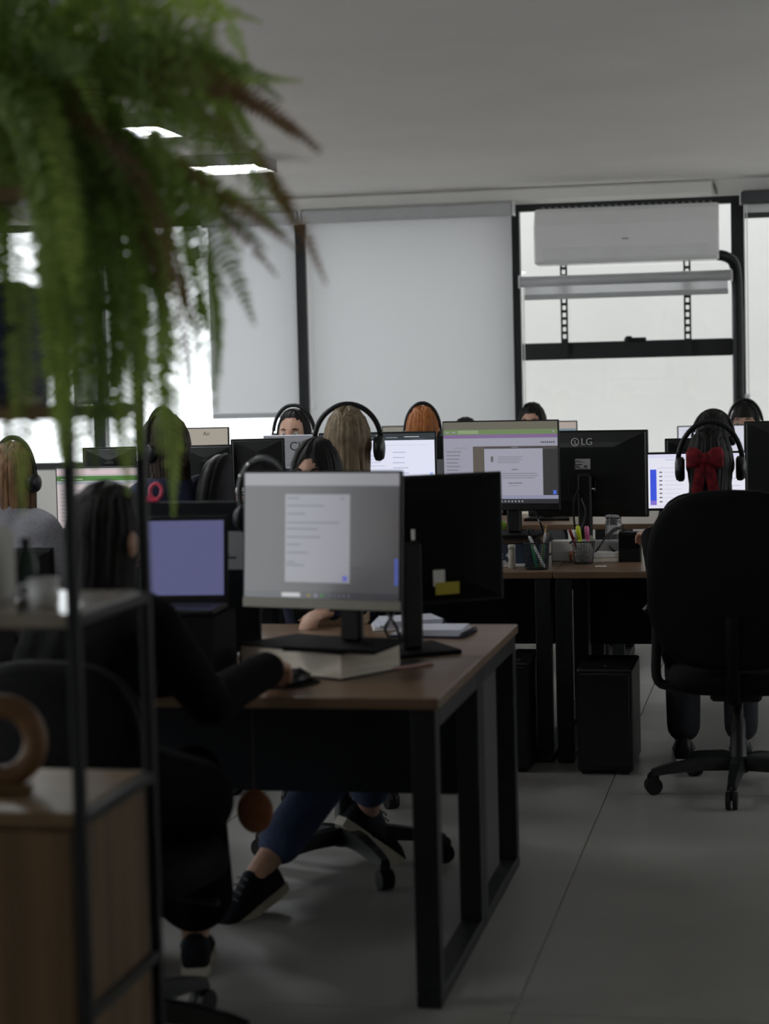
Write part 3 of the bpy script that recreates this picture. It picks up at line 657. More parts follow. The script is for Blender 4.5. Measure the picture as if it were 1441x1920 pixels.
# ---- computer towers on the floor under the middle island
for lab, x0, x1, yy, zz in (('black computer tower on the floor left of the desk legs', 944, 992, 7.40, .42), ('black computer tower on the floor right of the desk legs', 1082, 1186, 7.38, .40)):
    a_, b_ = PY(x0, 1400, yy), PY(x1, 1400, yy)
    w = b_.x-a_.x; t = thing('computer_tower', lab, 'computer', ((a_.x+b_.x)/2, yy+.2, 0))
    MB().span((-w/2, -.2, .012), (w/2, .2, zz), bev=.006).build('case', BLACKP, t)
    MB().span((-w/2+.01, -.206, .03), (w/2-.01, -.199, zz-.015), bev=.003).build('front_panel', BLACKG, t)
    for sx in (-1, 1): MB().span((sx*(w/2-.03)-.015, -.19, 0), (sx*(w/2-.03)+.015, .19, .013)).build('foot', BLACKP, t)
    MB().lathe([(.008, 0), (.008, .002)], (0, -.1, zz), 12).build('power_button', CHROME, t)

# ================================================================== PEOPLE
def fuse(name, bones, vox=.010, smooth=4, mats=None, parent=None):
    """one continuous skin grown round tapered bones [(p0, r0, p1, r1)]"""
    mb = MB()
    for p0, a, p1, b_ in bones:
        p0, p1 = Vector(p0), Vector(p1)
        d = (p1-p0); L = d.length
        if L < 1e-5: mb.ball(p0, a, 8); continue
        u = d/L; n = 5; pts, rs = [], []
        for i in range(n): q = PI/2*(1-i/n); pts.append(p0-u*a*math.sin(q)); rs.append(max(.0015, a*math.cos(q)))
        pts.append(p0); rs.append(a); pts.append(p1); rs.append(b_)
        for i in range(1, n+1): q = PI/2*i/n; pts.append(p1+u*b_*math.sin(q)); rs.append(max(.0015, b_*math.cos(q)))
        mb.tube(pts, rs, 12)
    o = mb.build(name, mats)
    rm = o.modifiers.new('r', 'REMESH'); rm.mode = 'VOXEL'; rm.voxel_size = vox; rm.use_smooth_shade = True
    if smooth: sm = o.modifiers.new('s', 'SMOOTH'); sm.iterations = smooth; sm.factor = .5
    bpy.context.view_layer.update()
    me = bpy.data.meshes.new_from_object(o.evaluated_get(bpy.context.evaluated_depsgraph_get()))
    old = o.data; o.modifiers.clear(); o.data = me; bpy.data.meshes.remove(old)
    me.name = name; me.materials.clear()
    for M in (mats if isinstance(mats, (list, tuple)) else [mats]): me.materials.append(M)
    me.polygons.foreach_set('use_smooth', [True]*len(me.polygons))
    if parent is not None: o.parent = parent
    return o
def headshape(d):
    """surface of a head (centre 0, facing +y) in direction d"""
    x, y, z = d
    q = Vector((x*.073, y*.094 if y > 0 else y*.1, z*.118))
    t = max(0, -z-.05)
    q.x *= 1-.38*t; 
    if y > 0: q.y *= 1-.10*t
    else: q.y *= 1-.45*t
    az = math.atan2(x, y); f = max(0, y)
    g = lambda a, s: math.exp(-(a/s)**2)
    hz = q.z
    q.y += f*(.021*g(az, .15)*g(hz+.020, .020) + .008*g(az, .13)*g(hz-.004, .025) + .005*g(hz-.028, .012)*g(az, .6) + .007*g(az, .32)*g(hz+.062, .013) + .009*g(az, .35)*g(hz+.100, .018))
    q.y -= f*(.011*g(abs(az)-.38, .17)*g(hz-.006, .013) + .004*g(az, .3)*g(hz+.074, .006))
    return q
EYE = mat('eye_white', (.6, .58, .56), .3, var=.02); IRIS = mat('dark_iris', (.02, .013, .01), .2, var=.1); LIP = mat('lip', (.36, .13, .12), .45, var=.1)
def head_geo(M, skin_i=0):
    mb = MB(); n, k = 30, 44; vs, fs = [], []
    for i in range(n+1):
        th = PI*i/n
        for j in range(k):
            ph = 2*PI*j/k; vs.append(headshape((math.sin(th)*math.sin(ph), math.sin(th)*math.cos(ph), math.cos(th))))
    for i in range(n):
        for j in range(k): fs.append((i*k+j, i*k+(j+1) % k, (i+1)*k+(j+1) % k, (i+1)*k+j))
    mb.add(vs, fs, 0)
    for s in (-1, 1):
        mb.ball((s*.076, -.004, -.012), (.010, .018, .031), 8); mb.ball((s*.082, -.012, -.008), (.006, .014, .024), 6)
    mb.v = [tuple(M @ Vector(v)) for v in mb.v]
    return mb
def hair_streaks(name, c1, c2, rough=.5):
    return mat(name, c1, rough, spec=.25, scale=(90, 90, 7), col2=c2, detail=4)
def hand_bones(w, tip, side, up=(0, 0, 1), curl=.7, s=1.0):
    """palm with four fingers and a thumb; w wrist, tip where the middle knuckle points, side = +1 right hand"""
    w, tip, up = Vector(w), Vector(tip), Vector(up)
    f = (tip-w).normalized(); r = f.cross(up).normalized(); up = r.cross(f)
    out = []; pal = .085*s
    for k, (off, L) in enumerate(((-.030, .072), (-.010, .082), (.010, .076), (.029, .060))):
        kn = w+f*(pal-abs(off)*.25)+r*(off*s*side*-1*-1)
        out.append((w+r*off*.5*s*side, .014*s, kn, .0115*s))
        p = kn; a = curl*.5
        for sg in (.45, .32, .23):
            q = p+(f*math.cos(a)-up*math.sin(a))*(L*sg*s); out.append((p, .0092*s, q, .008*s)); p = q; a += curl*.6
    b0 = w+f*.025*s-r*.022*s*side; p1 = b0+(f*.6-r*.75*side-up*.25).normalized()*.04*s; p2 = p1+(f*.9-r*.25*side-up*.3).normalized()*.032*s
    out += [(w-r*.01*s*side, .016*s, b0, .014*s), (b0, .013*s, p1, .0105*s), (p1, .0105*s, p2, .0085*s)]
    return out
DSOLE = mat('off_white_sole', (.46, .43, .34), .7, var=.1); SNK = mat('black_sneaker', (.008, .009, .013), .8, spec=.2, var=.2, scale=(60, 60, 60))
def shoe(name, ankle, rz, pitch, parent, upper, solem, L=.265):
    R = rotz(rz) @ Matrix.Rotation(pitch, 3, 'X'); A = Vector(ankle)
    def sec(y, w, zt_, zb_=.0): return [(x*w, y, zb_+(zt_-zb_)*z) for x, z in ((-.9, 0), (.9, 0), (1, .25), (.85, .65), (.45, .95), (0, 1), (-.45, .95), (-.85, .65), (-1, .25))]
    up = MB().loft([sec(-.065, .022, .07, .02), sec(-.055, .034, .105, .02), sec(-.02, .039, .115, .02), (sec(.03, .040, .112, .02)), sec(.075, .043, .082, .02), sec(.12, .047, .066, .02), sec(.165, .044, .052, .02), sec(.19, .030, .038, .02)])
    so = MB()
    o = [(-.028, -.068), (.028, -.068), (.038, -.03), (.037, .04), (.047, .11), (.044, .165), (.028, .195), (-.028, .195), (-.044, .165), (-.047, .11), (-.037, .04), (-.038, -.03)]
    so.prism(o, -.004, .024)
    la = MB()
    for k in range(4): la.tube([(-.024, .05+.018*k, .103-.012*k), (0, .05+.018*k, .110-.012*k), (.024, .05+.018*k, .103-.012*k)], .003, 5)
    for mb in (up, so, la): mb.v = [tuple(R @ (Vector(v)-Vector((0, 0, .085)))+A) for v in mb.v]
    s = up.build(name, upper, parent, True); so.build('sole', solem, s); la.build('laces', DARKT if upper is SNK else GREYT, s)
    return s
def person(label, top, face, hair, shirt, hair_mat, pants=None, long=.0, curly=False, fringe=False, tilt=0.0, lean=.10, hand_to=None, vox=.012, legs=None, skin=SKIN, extra_shirt=(), bow=False, faceparts=False, seat=None, bald_face=58, shoes=True, shoe_rz=None, flare=0.0, locks=120, hairline=.060, shoulder=1.0, knees=None):
    """top: crown of the head in the room; face: heading in degrees, 0 = away from us (+Y)"""
    zt_ = top.z; t = thing('person', label, 'person', (top.x, top.y, 0), math.radians(face))
    hz = max(.50, zt_-.80) if seat is None else seat
    H = Vector((0, 0, zt_-.120)); N = Vector((0, -.035, zt_-.235)); C = Vector((0, -lean*.7, zt_-.40)); B = Vector((0, -lean*1.1, hz+.17)); Hp = Vector((0, -lean*1.2, hz))
    sw = .165*shoulder
    torso = []
    for s in (-1, 1):
        torso += [(Hp+Vector((s*.075, 0, 0)), .105, B+Vector((s*.05, 0, 0)), .095), (B+Vector((s*.05, 0, 0)), .095, C+Vector((s*.075, 0, 0)), .098), (C+Vector((s*.07, 0, .02)), .085, Vector((s*sw*.8, -.05, zt_-.295)), .055)]
    torso.append((C, .11, N, .058))
    arms, hands = [], []
    for s in (-1, 1):
        sh = Vector((s*sw, -.05, zt_-.305))
        el = Vector((s*.235, .07, max(.76, zt_-.56))); wr = Vector((s*.15, .32, .795))
        if hand_to and s in hand_to:
            el, wr = Vector(hand_to[s][0]), Vector(hand_to[s][1])
        arms += [(sh, .052, el, .040), (el, .040, wr, .028)]
        tip = wr+Vector((-s*.02, .1, -.012)) if not (hand_to and s in hand_to and len(hand_to[s]) > 2) else Vector(hand_to[s][2])
        hands += hand_bones(wr, tip, s, s=.95)
    legb, ank = [], []
    for s in (-1, 1):
        kn = Vector((s*.11, .36, hz+.02)); an = Vector((s*.11, .36, .085))
        if legs and s in legs: kn, an = Vector(legs[s][0]), Vector(legs[s][1])
        legb += [(Hp+Vector((s*.085, 0, 0)), .085, kn, .058), (kn, .058, an, .036)]; ank.append((s, an))
    neck = [(N+Vector((0, 0, -.03)), .052, H+Vector((0, -.02, -.05)), .050)]
    body = fuse('body', torso+arms+hands+legb+neck, min(vox, .011) if not hand_to else .0075, 3, skin, t)
    MH = Matrix.Translation(H) @ Matrix.Rotation(tilt, 4, 'X')
    me = head_geo(MH).mesh('headtmp', skin, True)
    bm = bmesh.new(); bm.from_mesh(body.data); bm.from_mesh(me); bm.to_mesh(body.data); bm.free(); bpy.data.meshes.remove(me)
    body.data.polygons.foreach_set('use_smooth', [True]*len(body.data.polygons))
    inf = lambda bs, e: [(a, r+e, c, q+e) for a, r, c, q in bs]
    ta = [(a, r, c.lerp(a, .0) if True else c, q) for a, r, c, q in torso]
    sleeves = []
    for k in range(0, len(arms), 2):
        sleeves.append(arms[k]); a, r, c, q = arms[k+1]; sleeves.append((a, r, Vector(c)-(Vector(c)-Vector(a)).normalized()*.035, q+.004))
    collar = [(N+Vector((0, 0, -.045)), .060, N+Vector((0, .005, -.02)), .054)]
    fuse('shirt', inf(torso, .013)+inf(sleeves, .014)+inf(collar, .005)+list(extra_shirt), vox, 5, shirt, t)
    pants = pants or mat('dark_trousers', (.014, .016, .022), .8, var=.2, scale=(120, 120, 120))
    lg = []
    for k in range(0, len(legb), 2):
        lg.append((legb[k][0], legb[k][1]+.014, legb[k][2], legb[k][3]+.016)); a, r, c, q = legb[k+1]; cut = .06 if not legs else .12; q += flare
        lg.append((a, r+.016, Vector(c)-(Vector(c)-Vector(a)).normalized()*cut, q+.03))
    fuse('trousers', lg+[(Hp+Vector((s*.07, 0, .0)), .12, Hp+Vector((s*.06, 0, .06)), .11) for s in (-1, 1)], vox, 4, pants, t)
    if (shoes and not legs) or shoe_rz is not None:
        for s, an in ank: shoe('shoe', an, shoe_rz or 0, 0, t, BLACKP, PAPER)
    # ---- hair
    R = random.Random(int(top.x*1000)); fa = math.radians(bald_face)
    hb = MB(); n, k = 26, 40; vs, fs = [], []
    for i in range(n+1):
        th = PI*i/n
        for j in range(k):
            ph = 2*PI*j/k; d = (math.sin(th)*math.sin(ph), math.sin(th)*math.cos(ph), math.cos(th)); q = headshape(d)
            az = abs(math.atan2(d[0], d[1])); inface = az < fa and q.z < hairline-(az/fa)**3*.03
            low = q.z < -.075 and not long
            g = 1+(.007+.003*math.sin(ph*9)+.002*math.sin(ph*23+th*3))/.1
            vs.append(q*(.9 if (inface and not (fringe and q.z > .035)) or low else g))
    for i in range(n):
        for j in range(k): fs.append((i*k+j, i*k+(j+1) % k, (i+1)*k+(j+1) % k, (i+1)*k+j))
    hb.add(vs, fs)
    for _ in range(locks):
        ph = R.uniform(-PI, PI)
        if abs(ph) < fa*1.12: continue
        pts = []; x0 = R.uniform(1.02, 1.10)
        for th in (.15, .5, .85, 1.2, 1.5, 1.75):
            pp = ph*(1 if th > .6 else .8)+R.uniform(-.05, .05); d = (math.sin(th)*math.sin(pp), math.sin(th)*math.cos(pp), math.cos(th)); pts.append(headshape(d)*x0)
        e = pts[-1]; Lh = (long if long else .05)*R.uniform(.8, 1.08); m_ = 9 if long else 3
        for i in range(1, m_+1):
            f = i/m_; amp = (.016 if curly else .004)*f
            pts.append(Vector((e.x*(1-.10*f)+amp*math.sin(i*(2.2 if curly else .9)+ph*5), e.y*(1-.12*f)-.012*f+amp*math.cos(i*(2.2 if curly else .8)+ph*7), e.z-Lh*f)))
        r_ = R.uniform(.008, .0135)
        hb.tube(pts, [r_*(.5 if i == 0 else (1 if i < len(pts)-2 else .55)) for i in range(len(pts)-1)]+[.0015], 5, flat=.6)
    hb.v = [tuple(MH @ Vector(v)) for v in hb.v]
    hb.build('hair', hair_mat, t, True)
    if faceparts:
        for s in (-1, 1):
            e = MB().ball((s*.031, .0765, .006), .0115, 8); e.v = [tuple(MH @ Vector(v)) for v in e.v]; eo = e.build('eye', EYE, t, True)
            e = MB().ball((s*.031, .0852, .006), (.0055, .0035, .0055), 6); e.v = [tuple(MH @ Vector(v)) for v in e.v]; e.build('iris', IRIS, eo, True)
            e = MB().tube([(s*.014, .0905, .026), (s*.030, .0895, .032), (s*.048, .078, .027)], [.003, .0038, .0016], 6); e.v = [tuple(MH @ Vector(v)) for v in e.v]; e.build('eyebrow', hair_mat, t)
        e = MB().tube([(-.022, .087, -.063), (0, .0945, -.061), (.022, .087, -.063)], [.002, .006, .002], 8); e.v = [tuple(MH @ Vector(v)) for v in e.v]; e.build('lips', LIP, t, True)
    return t, MH
def headset(label, pt, MH, rad=.098, cup=.036, band=BLACKG, mic=False, tiltx=-.05, top=.142):
    """worn headphones: band over the crown, one padded cup on each ear"""
    M = Matrix.Translation(pt.location) @ Matrix.Rotation(pt.rotation_euler.z, 4, 'Z') @ MH @ Matrix.Rotation(tiltx, 4, 'X')
    t = thing('headset', label, 'headset', M.translation); t.rotation_euler = M.to_euler()
    pts = [(rad*math.cos(a), 0, (top-.0)*math.sin(a)*1.0) for a in [PI*i/22 for i in range(1, 22)]]
    MB().tube(pts, .0095, 8, flat=.55, up=(0, 1, 0)).build('headband', band, t, True)
    for s in (-1, 1):
        y = MB(); y.tube([(s*rad, 0, .03), (s*(rad+.006), 0, .0), (s*(rad+.004), 0, -.02)], .006, 8).build('yoke', CHROME if band is CHROME else BLACKP, t, True)
        c = MB(); c.lathe([(.006, -.020), (cup*.8, -.020), (cup, -.012), (cup*1.02, .0), (cup*.85, .012), (cup*.4, .016)], n=20, sy=1.15)
        c.v = [tuple(Matrix.Rotation(s*PI/2, 3, 'Y') @ Vector((v[1]*0+v[0], v[1], v[2])) + Vector((s*(rad-.004), 0, -.022))) for v in c.v]
        c.build('ear_cup', BLACKG, t, True)
        c = MB(); c.lathe([(cup*.6, -.012), (cup*.98, -.010), (cup*.98, .002), (cup*.6, .004)], n=20, sy=1.15)
        c.v = [tuple(Matrix.Rotation(-s*PI/2, 3, 'Y') @ Vector(v) + Vector((s*(rad-.018), 0, -.022))) for v in c.v]
        c.build('ear_pad', LEATHER, t, True)
    if mic: MB().tube(catmull([(-rad, .01, -.03), (-rad+.005, .06, -.06), (-.05, .10, -.072)], 5), .0028, 6).build('microphone_boom', BLACKP, t, True)
    return t
BLK = hair_streaks('black_hair', (.010, .008, .008), (.004, .0035, .0035), .55)
BLOND = hair_streaks('ash_blond_hair', (.30, .225, .14), (.10, .07, .042))
BRUN = hair_streaks('light_brown_hair', (.26, .15, .075), (.07, .038, .02))
CURL = hair_streaks('dark_curly_hair', (.045, .026, .015), (.010, .007, .006))
ORNG = hair_streaks('orange_hair', (.42, .15, .035), (.24, .075, .018))
SH_BLACK = mat('black_jacket', (.005, .005, .0056), .9, spec=.08, var=.3, scale=(60, 60, 60), bump=.15)
SH_GREY = mat('grey_knit', (.20, .20, .22), .9, spec=.1, var=.15, scale=(120, 120, 120), bump=.3)
SH_NAVY = mat('navy_shirt', (.018, .022, .06), .85, var=.2, scale=(80, 80, 80))
SH_BEIGE = mat('beige_shirt', (.36, .30, .25), .85, var=.1, scale=(80, 80, 80))
SH_RED = mat('dark_red_cloth', (.17, .012, .018), .8, spec=.2, var=.5, scale=(40, 40, 40), bump=.2)
SH_WHITE = mat('white_shirt', (.55, .55, .56), .85, var=.05, scale=(80, 80, 80))
JEANS = mat('blue_jeans', (.035, .055, .12), .9, var=.3, scale=(150, 150, 150))

# the dark figure at the near desk
ta = P(198, 908, 4.42)
Rl = lambda t_, p: (Matrix.Rotation(-t_.rotation_euler.z, 3, 'Z') @ (Vector(p)-Vector((t_.location.x, t_.location.y, 0))))
class _L: pass
fk = _L(); fk.location = Vector((ta.x, ta.y, 0)); fk.rotation_euler = _L(); fk.rotation_euler.z = math.radians(-22)
mouse_p = PZ(552, 1280, .752)
el = P(392, 1318, 4.52); wr = P(512, 1248, 4.78); wr.z = max(wr.z, .79)
an_a = P(366, 1752, 5.08); kn_a = Vector((an_a.x+.04, an_a.y-.10, .53)); an_b = an_a+Vector((-.16, -.06, 0))
hood = [((0+s*.07, -.06, ta.z-.285), .05, (s*.03, .045, ta.z-.275), .030) for s in (-1, 1)]
pA, mA = person('dark seated person in black hooded jacket working at the laptop, seen from behind', ta, -22, 'long', SH_BLACK, BLK, long=.20, bald_face=72, flare=.035, vox=.010, lean=.12, tilt=-.08,
    hand_to={1: (Rl(fk, el), Rl(fk, wr), Rl(fk, mouse_p+Vector((-.03, .0, .03)))), -1: ((-.24, .12, .80), (-.10, .40, .79), (-.08, .5, .78))},
    legs={1: (Rl(fk, kn_a), Rl(fk, an_a)), -1: (Rl(fk, kn_a+Vector((-.18, -.03, 0))), Rl(fk, an_b))}, extra_shirt=hood+[((s*.05, -.11, .62), .13, (s*.12, .12, .56), .10) for s in (-1, 1)], faceparts=True, locks=150, pants=mat('wide_black_trousers', (.005, .005, .0056), .9, spec=.05, var=.2, scale=(80, 80, 80)))

an_l = Rl(fk, an_a); an_l.z = .085; shoe('shoe', an_l, math.radians(37), 0, pA, SNK, DSOLE)
an_l = Rl(fk, an_b); an_l.z = .085; shoe('shoe', an_l, math.radians(37), 0, pA, SNK, DSOLE)
# opposite: black haired person facing us over the nearest monitor
tb = P(592, 826, 6.45)
fb = _L(); fb.location = Vector((tb.x, tb.y, 0)); fb.rotation_euler = _L(); fb.rotation_euler.z = math.radians(172)
f1 = P(482, 1640, 5.62); k1 = P(640, 1420, 5.85); f2 = P(690, 1520, 6.12); k2 = P(700, 1400, 5.9)
pB, mB = person('black haired person facing us, only forehead above the nearest monitor', tb, 172, 'long', SH_NAVY, BLK, pants=JEANS, long=.12, lean=.10, faceparts=True, hairline=.056, bald_face=34,
    legs={1: (Rl(fb, k1), Rl(fb, f1)), -1: (Rl(fb, k2), Rl(fb, f2))}, locks=130)
h = Rl(fb, f1); shoe('shoe', h, math.radians(-28), math.radians(-22), pB, SNK, DSOLE)
h = Rl(fb, f2); shoe('shoe', h, math.radians(140), math.radians(-38), pB, SNK, DSOLE)
# the rest of the room
tc_ = P(22, 832, 7.1); pC, mC = person('person with long light brown hair and grey sweater at the left edge', tc_, -8, 'long', SH_GREY, BRUN, long=.46, lean=.08, locks=200, shoulder=.86)
headset('black headset on the light brown hair at the left edge', pC, mC, .09)
td = P(306, 777, 7.35); fd = _L(); fd.location = Vector((td.x, td.y, 0)); fd.rotation_euler = _L(); fd.rotation_euler.z = math.radians(62)
lD = {q: (Rl(fd, Vector((td.x+q*.11, td.y+.30, .53))), Rl(fd, Vector((td.x+q*.11, td.y+.32, .085)))) for q in (-1, 1)}
pD, mD = person('person with long dark curls and headset, turned left behind the fern', td, 62, 'long', SH_NAVY, CURL, long=.36, curly=True, lean=.06, faceparts=True, locks=210, legs=lD, shoe_rz=math.radians(-62))
headset('black headset on the dark curly hair behind the fern', pD, mD, .09)
te = P(550, 770, 9.75); pE, mE = person('woman facing us with thin headset above the silver laptop lid', te, 178, 'long', SH_WHITE, BLK, long=.16, lean=.06, faceparts=True, hairline=.082, bald_face=62)
headset('thin black headset on the woman above the silver laptop lid', pE, mE, .106, .032, mic=True, top=.148)
tf = P(650, 766, 7.0); pF, mF = person('person with long straight ash blond hair seen from behind', tf, 4, 'long', SH_BEIGE, BLOND, long=.26, lean=.08, locks=230)
headset('large black headphones over the ash blond hair', pF, mF, .120, .046, top=.136)
tg = P(791, 764, 9.85); pG, mG = person('person with straight orange hair seen from behind', tg, 8, 'long', SH_BLACK, ORNG, long=.16, lean=.08, locks=200)
headset('dark headset half hidden beside the orange hair', pG, mG, .088, .03)
th_ = P(872, 785, 11.5); pH, mH = person('person of whom only a dark crown shows over the central monitor', th_, 180, 'short', SH_BLACK, BLK, lean=.06)
ti = P(997, 757, 11.6); pI, mI = person('black haired woman facing us above the central monitor by the window', ti, 176, 'long', SH_BLACK, BLK, long=.2, lean=.06, faceparts=True, hairline=.066, bald_face=48)
tj = P(1330, 806, 7.2)
fj = _L(); fj.location = Vector((tj.x, tj.y, 0)); fj.rotation_euler = _L(); fj.rotation_euler.z = math.radians(3)
hj = P(1200, 998, 7.66); hj.z = max(hj.z, .80)
pJ, mJ = person('person with red bow in black hair, seen from behind over the tall chair', tj, 3, 'long', SH_BLACK, BLK, long=.14, lean=.04, locks=140, shoulder=.68,
    hand_to={-1: (Rl(fj, Vector((tj.x-.19, tj.y+.06, .77))), Rl(fj, hj+Vector((.045, -.06, 0))), Rl(fj, hj+Vector((.0, .06, -.01))))})
headset('black headphones on the person with the red hair bow', pJ, mJ, .116, .045, top=.15, tiltx=.05)
# the bow: a knotted cloth with two loops and two tails with silver tips
bw_ = MB(); hc = mJ.translation
for s in (-1, 1):
    bw_.loft([[(s*x+.0-.02, -.118-.012*math.sin(q)-b2, hc.z+.02+z0+w*math.cos(q)) for q in [2*PI*i/10 for i in range(10)]] for x, w, z0, b2 in ((.0, .014, 0, .008), (.028, .034, .006, .02), (.055, .040, .004, .018), (.068, .022, 0, .004))])
    bw_.loft([[(s*(.012+.022*f)-.02+wq, -.132+.02*f+dq, hc.z+.01-.13*f) for wq, dq in ((-.02, -.006), (.02, -.006), (.02, .006), (-.02, .006))] for f in (0, .35, .7, 1)])
bw_.ball((-.02, -.132, hc.z+.02), (.02, .016, .022), 8)
bo = bw_.build('hair_bow', SH_RED, pJ, True); bo['label'] = 'red cloth bow with silver tipped tails'
MB().ball((-.054, -.118, hc.z-.118), (.007, .007, .009), 6).ball((.014, -.118, hc.z-.118), (.007, .007, .009), 6).build('metal_tip', CHROME, bo)
tk = P(1336, 771, 9.75); pK, mK = person('dark haired person just beyond the red bow, seen from behind', tk, 0, 'short', SH_BLACK, BLK, lean=.06, long=.1)
headset('grey black headset on the head beyond the red bow', pK, mK, .098, .03, top=.125)
tl = P(1396, 756, 11.4); pL_, mL = person('dark haired person with headset facing us at the far right', tl, 172, 'long', SH_BLACK, BLK, long=.12, lean=.06, faceparts=True, hairline=.05, fringe=True)
headset('black headset on the person facing us at the far right', pL_, mL, .098, .03)

# ================================================================== SHELVING UNIT, FERN
SX, SYF, SYB = -1.128, 2.992, 3.352          # right side of the unit, front and back posts
SL = SX-.92
su = thing('shelving_unit', 'tall black framed open shelving unit with wooden boards at left', 'shelf', ((SX+SL)/2, (SYF+SYB)/2, 0))
ox, oy = (SX+SL)/2, (SYF+SYB)/2
hw, hd = (SX-SL)/2, (SYB-SYF)/2
LV = [.49, .815, 1.140, 1.475, 1.825]
for sx in (-1, 1):
    for sy in (-1, 1): MB().span((sx*hw-.0095, sy*hd-.0095, 0), (sx*hw+.0095, sy*hd+.0095, 1.835), bev=.002).build('post', BLACKM, su)
for z in [.06]+LV:
    for sx in (-1, 1): MB().span((sx*hw-.009, -hd+.01, z-.021), (sx*hw+.009, hd-.01, z-.003), bev=.002).build('side_rail', BLACKM, su)
    MB().span((-hw+.01, hd-.009, z-.021), (hw-.01, hd+.009, z-.003), bev=.002).build('back_rail', BLACKM, su)
GLOSSW = wood('glossy_shelf_board', (0.34, 0.29, 0.24), (0.27, 0.225, 0.18), 'x', 0.12, .6)
for z in LV[1:]: MB().span((-hw+.011, -hd-.002, z-.024), (hw-.011, hd-.01, z), bev=.002).build('shelf_board', GLOSSW if abs(z-1.14) < .01 else WOODSH, su)
cb = MB().span((-hw+.012, -hd+.012, .06), (hw-.012, hd-.01, .788)).build('cabinet_body', WOODCAB, su)
for k in range(3):
    xa = -hw+.014+(2*hw-.028)*k/3; MB().span((xa+.002, -hd-.004, .075), (xa+(2*hw-.028)/3-.002, -hd+.011, .783), bev=.003).build('door', WOODCAB, su)
MB().span((hw-.012, -hd+.02, .07), (hw-.005, hd-.02, .785), bev=.002).build('side_panel', WOODCAB, su)
def onshelf(px, y0, z, yy): return PY(px, y0, yy)
# things standing on the unit
t = thing('wooden_ring', 'carved wooden ring ornament on the lower shelf board', 'ornament', (PY(5, 1460, 3.15).x, 3.15, .815), .3)
a_ = MB().tube([(.058*math.cos(q), 0, .085+.062*math.sin(q)) for q in [2*PI*i/28 for i in range(28)]], .021, 12, closed=True)
a_.build('ring', mat('carved_wood', (.26, .13, .05), .5, col2=(.14, .066, .026), scale=(8, 30, 30)), t, True)
MB().span((-.05, -.03, 0), (.05, .03, .012), bev=.004).build('foot', WOODSH, t)
def x_at(px, py, Y): return PY(px, py, Y).x
# second shelf: papers, bottle, mug
xp = x_at(-44, 1060, 3.16)
t = thing('paper_stack', 'upright bundle of white papers at left on the middle shelf', 'papers', (xp, 3.16, 1.14))
for k in range(6): MB().span((-.033+.0115*k, -.085, 0), (-.033+.0115*k+.0095, .09, .128-.006*(k % 3)), bev=.001).build('folder', PAPER, t)
xb = x_at(50, 1090, 3.2)
t = thing('bottle', 'dark green bottle between papers and white cup on the shelf', 'bottle', (xb, 3.2, 1.14))
MB().lathe([(.016, 0), (.019, .004), (.019, .06), (.014, .078), (.008, .088), (.008, .1)], n=18).build('body', mat('dark_green_glass', (.012, .035, .026), .2, var=.1), t, True)
MB().lathe([(.0092, .098), (.0092, .108)], n=14).build('cap', BLACKP, t)
xm = x_at(82, 1120, 3.1)
t = thing('cup', 'white ceramic cup on the middle shelf beside the black post', 'cup', (xm, 3.1, 1.14))
MB().lathe([(.022, 0), (.026, .003), (.027, .046), (.0255, .046), (.024, .008), (.001, .006)], n=24).build('body', mat('white_ceramic', (.82, .82, .84), .2, var=.02), t, True)
MB().tube([(-.026, 0, .036), (-.042, 0, .034), (-.044, 0, .020), (-.026, 0, .012)], .0035, 8).build('handle', _m['white_ceramic'], t, True)
# third shelf: blue box file
x0, x1 = x_at(-60, 640, 3.12), x_at(33, 640, 3.12)
t = thing('box_file', 'dark blue box file standing at left on the upper shelf', 'file', ((x0+x1)/2, 3.16, 1.475))
MB().span((-(x1-x0)/2, -.1, 0), ((x1-x0)/2, .1, .205), bev=.003).build('body', mat('dark_blue_card', (.018, .022, .085), .6, var=.15), t)
MB().span((-(x1-x0)/2+.01, -.1012, .03), ((x1-x0)/2-.012, -.0995, .17), bev=.0005).build('front_sheet', mat('green_print', (.05, .10, .045), .7, var=.2), t)
# small dark books lying flat right of it
t = thing('book', 'dark book lying flat at the end of the upper shelf', 'book', (x_at(45, 740, 3.15), 3.15, 1.475), .1)
MB().span((-.02, -.07, 0), (.012, .07, .014), bev=.002).build('cover', BLACKP, t); MB().span((-.018, -.072, .003), (.0125, .068, .011)).build('pages', PAGES, t)
# ---- the fern
PX0, PY0 = -1.315, 3.18
fern = thing('hanging_fern', 'big hanging sword fern cascading from a black pot on top of the shelving', 'plant', (PX0, PY0, 1.825))
MB().lathe([(.062, 0), (.07, .005), (.088, .15), (.095, .152), (.095, .17), (.084, .17), (.08, .14), (.001, .135)], n=28).build('pot', mat('black_pot', (.012, .011, .010), .4, var=.2), fern, True)
MB().lathe([(.079, .135), (.06, .146), (.001, .150)], n=20).build('soil', mat('potting_soil', (.03, .018, .010), .95, var=.4, scale=(90, 90, 90), bump=.5), fern)
GR = [translucent('fern_green_%s' % n, c, tc, .5, .5, .22, .04) for n, c, tc in (('deep', (.16, .235, .06), (.19, .32, .05)), ('mid', (.28, .39, .10), (.42, .58, .10)), ('bright', (.42, .54, .15), (.60, .78, .16)), ('brown', (.30, .18, .10), (.32, .16, .07)))]
FR = random.Random(21)
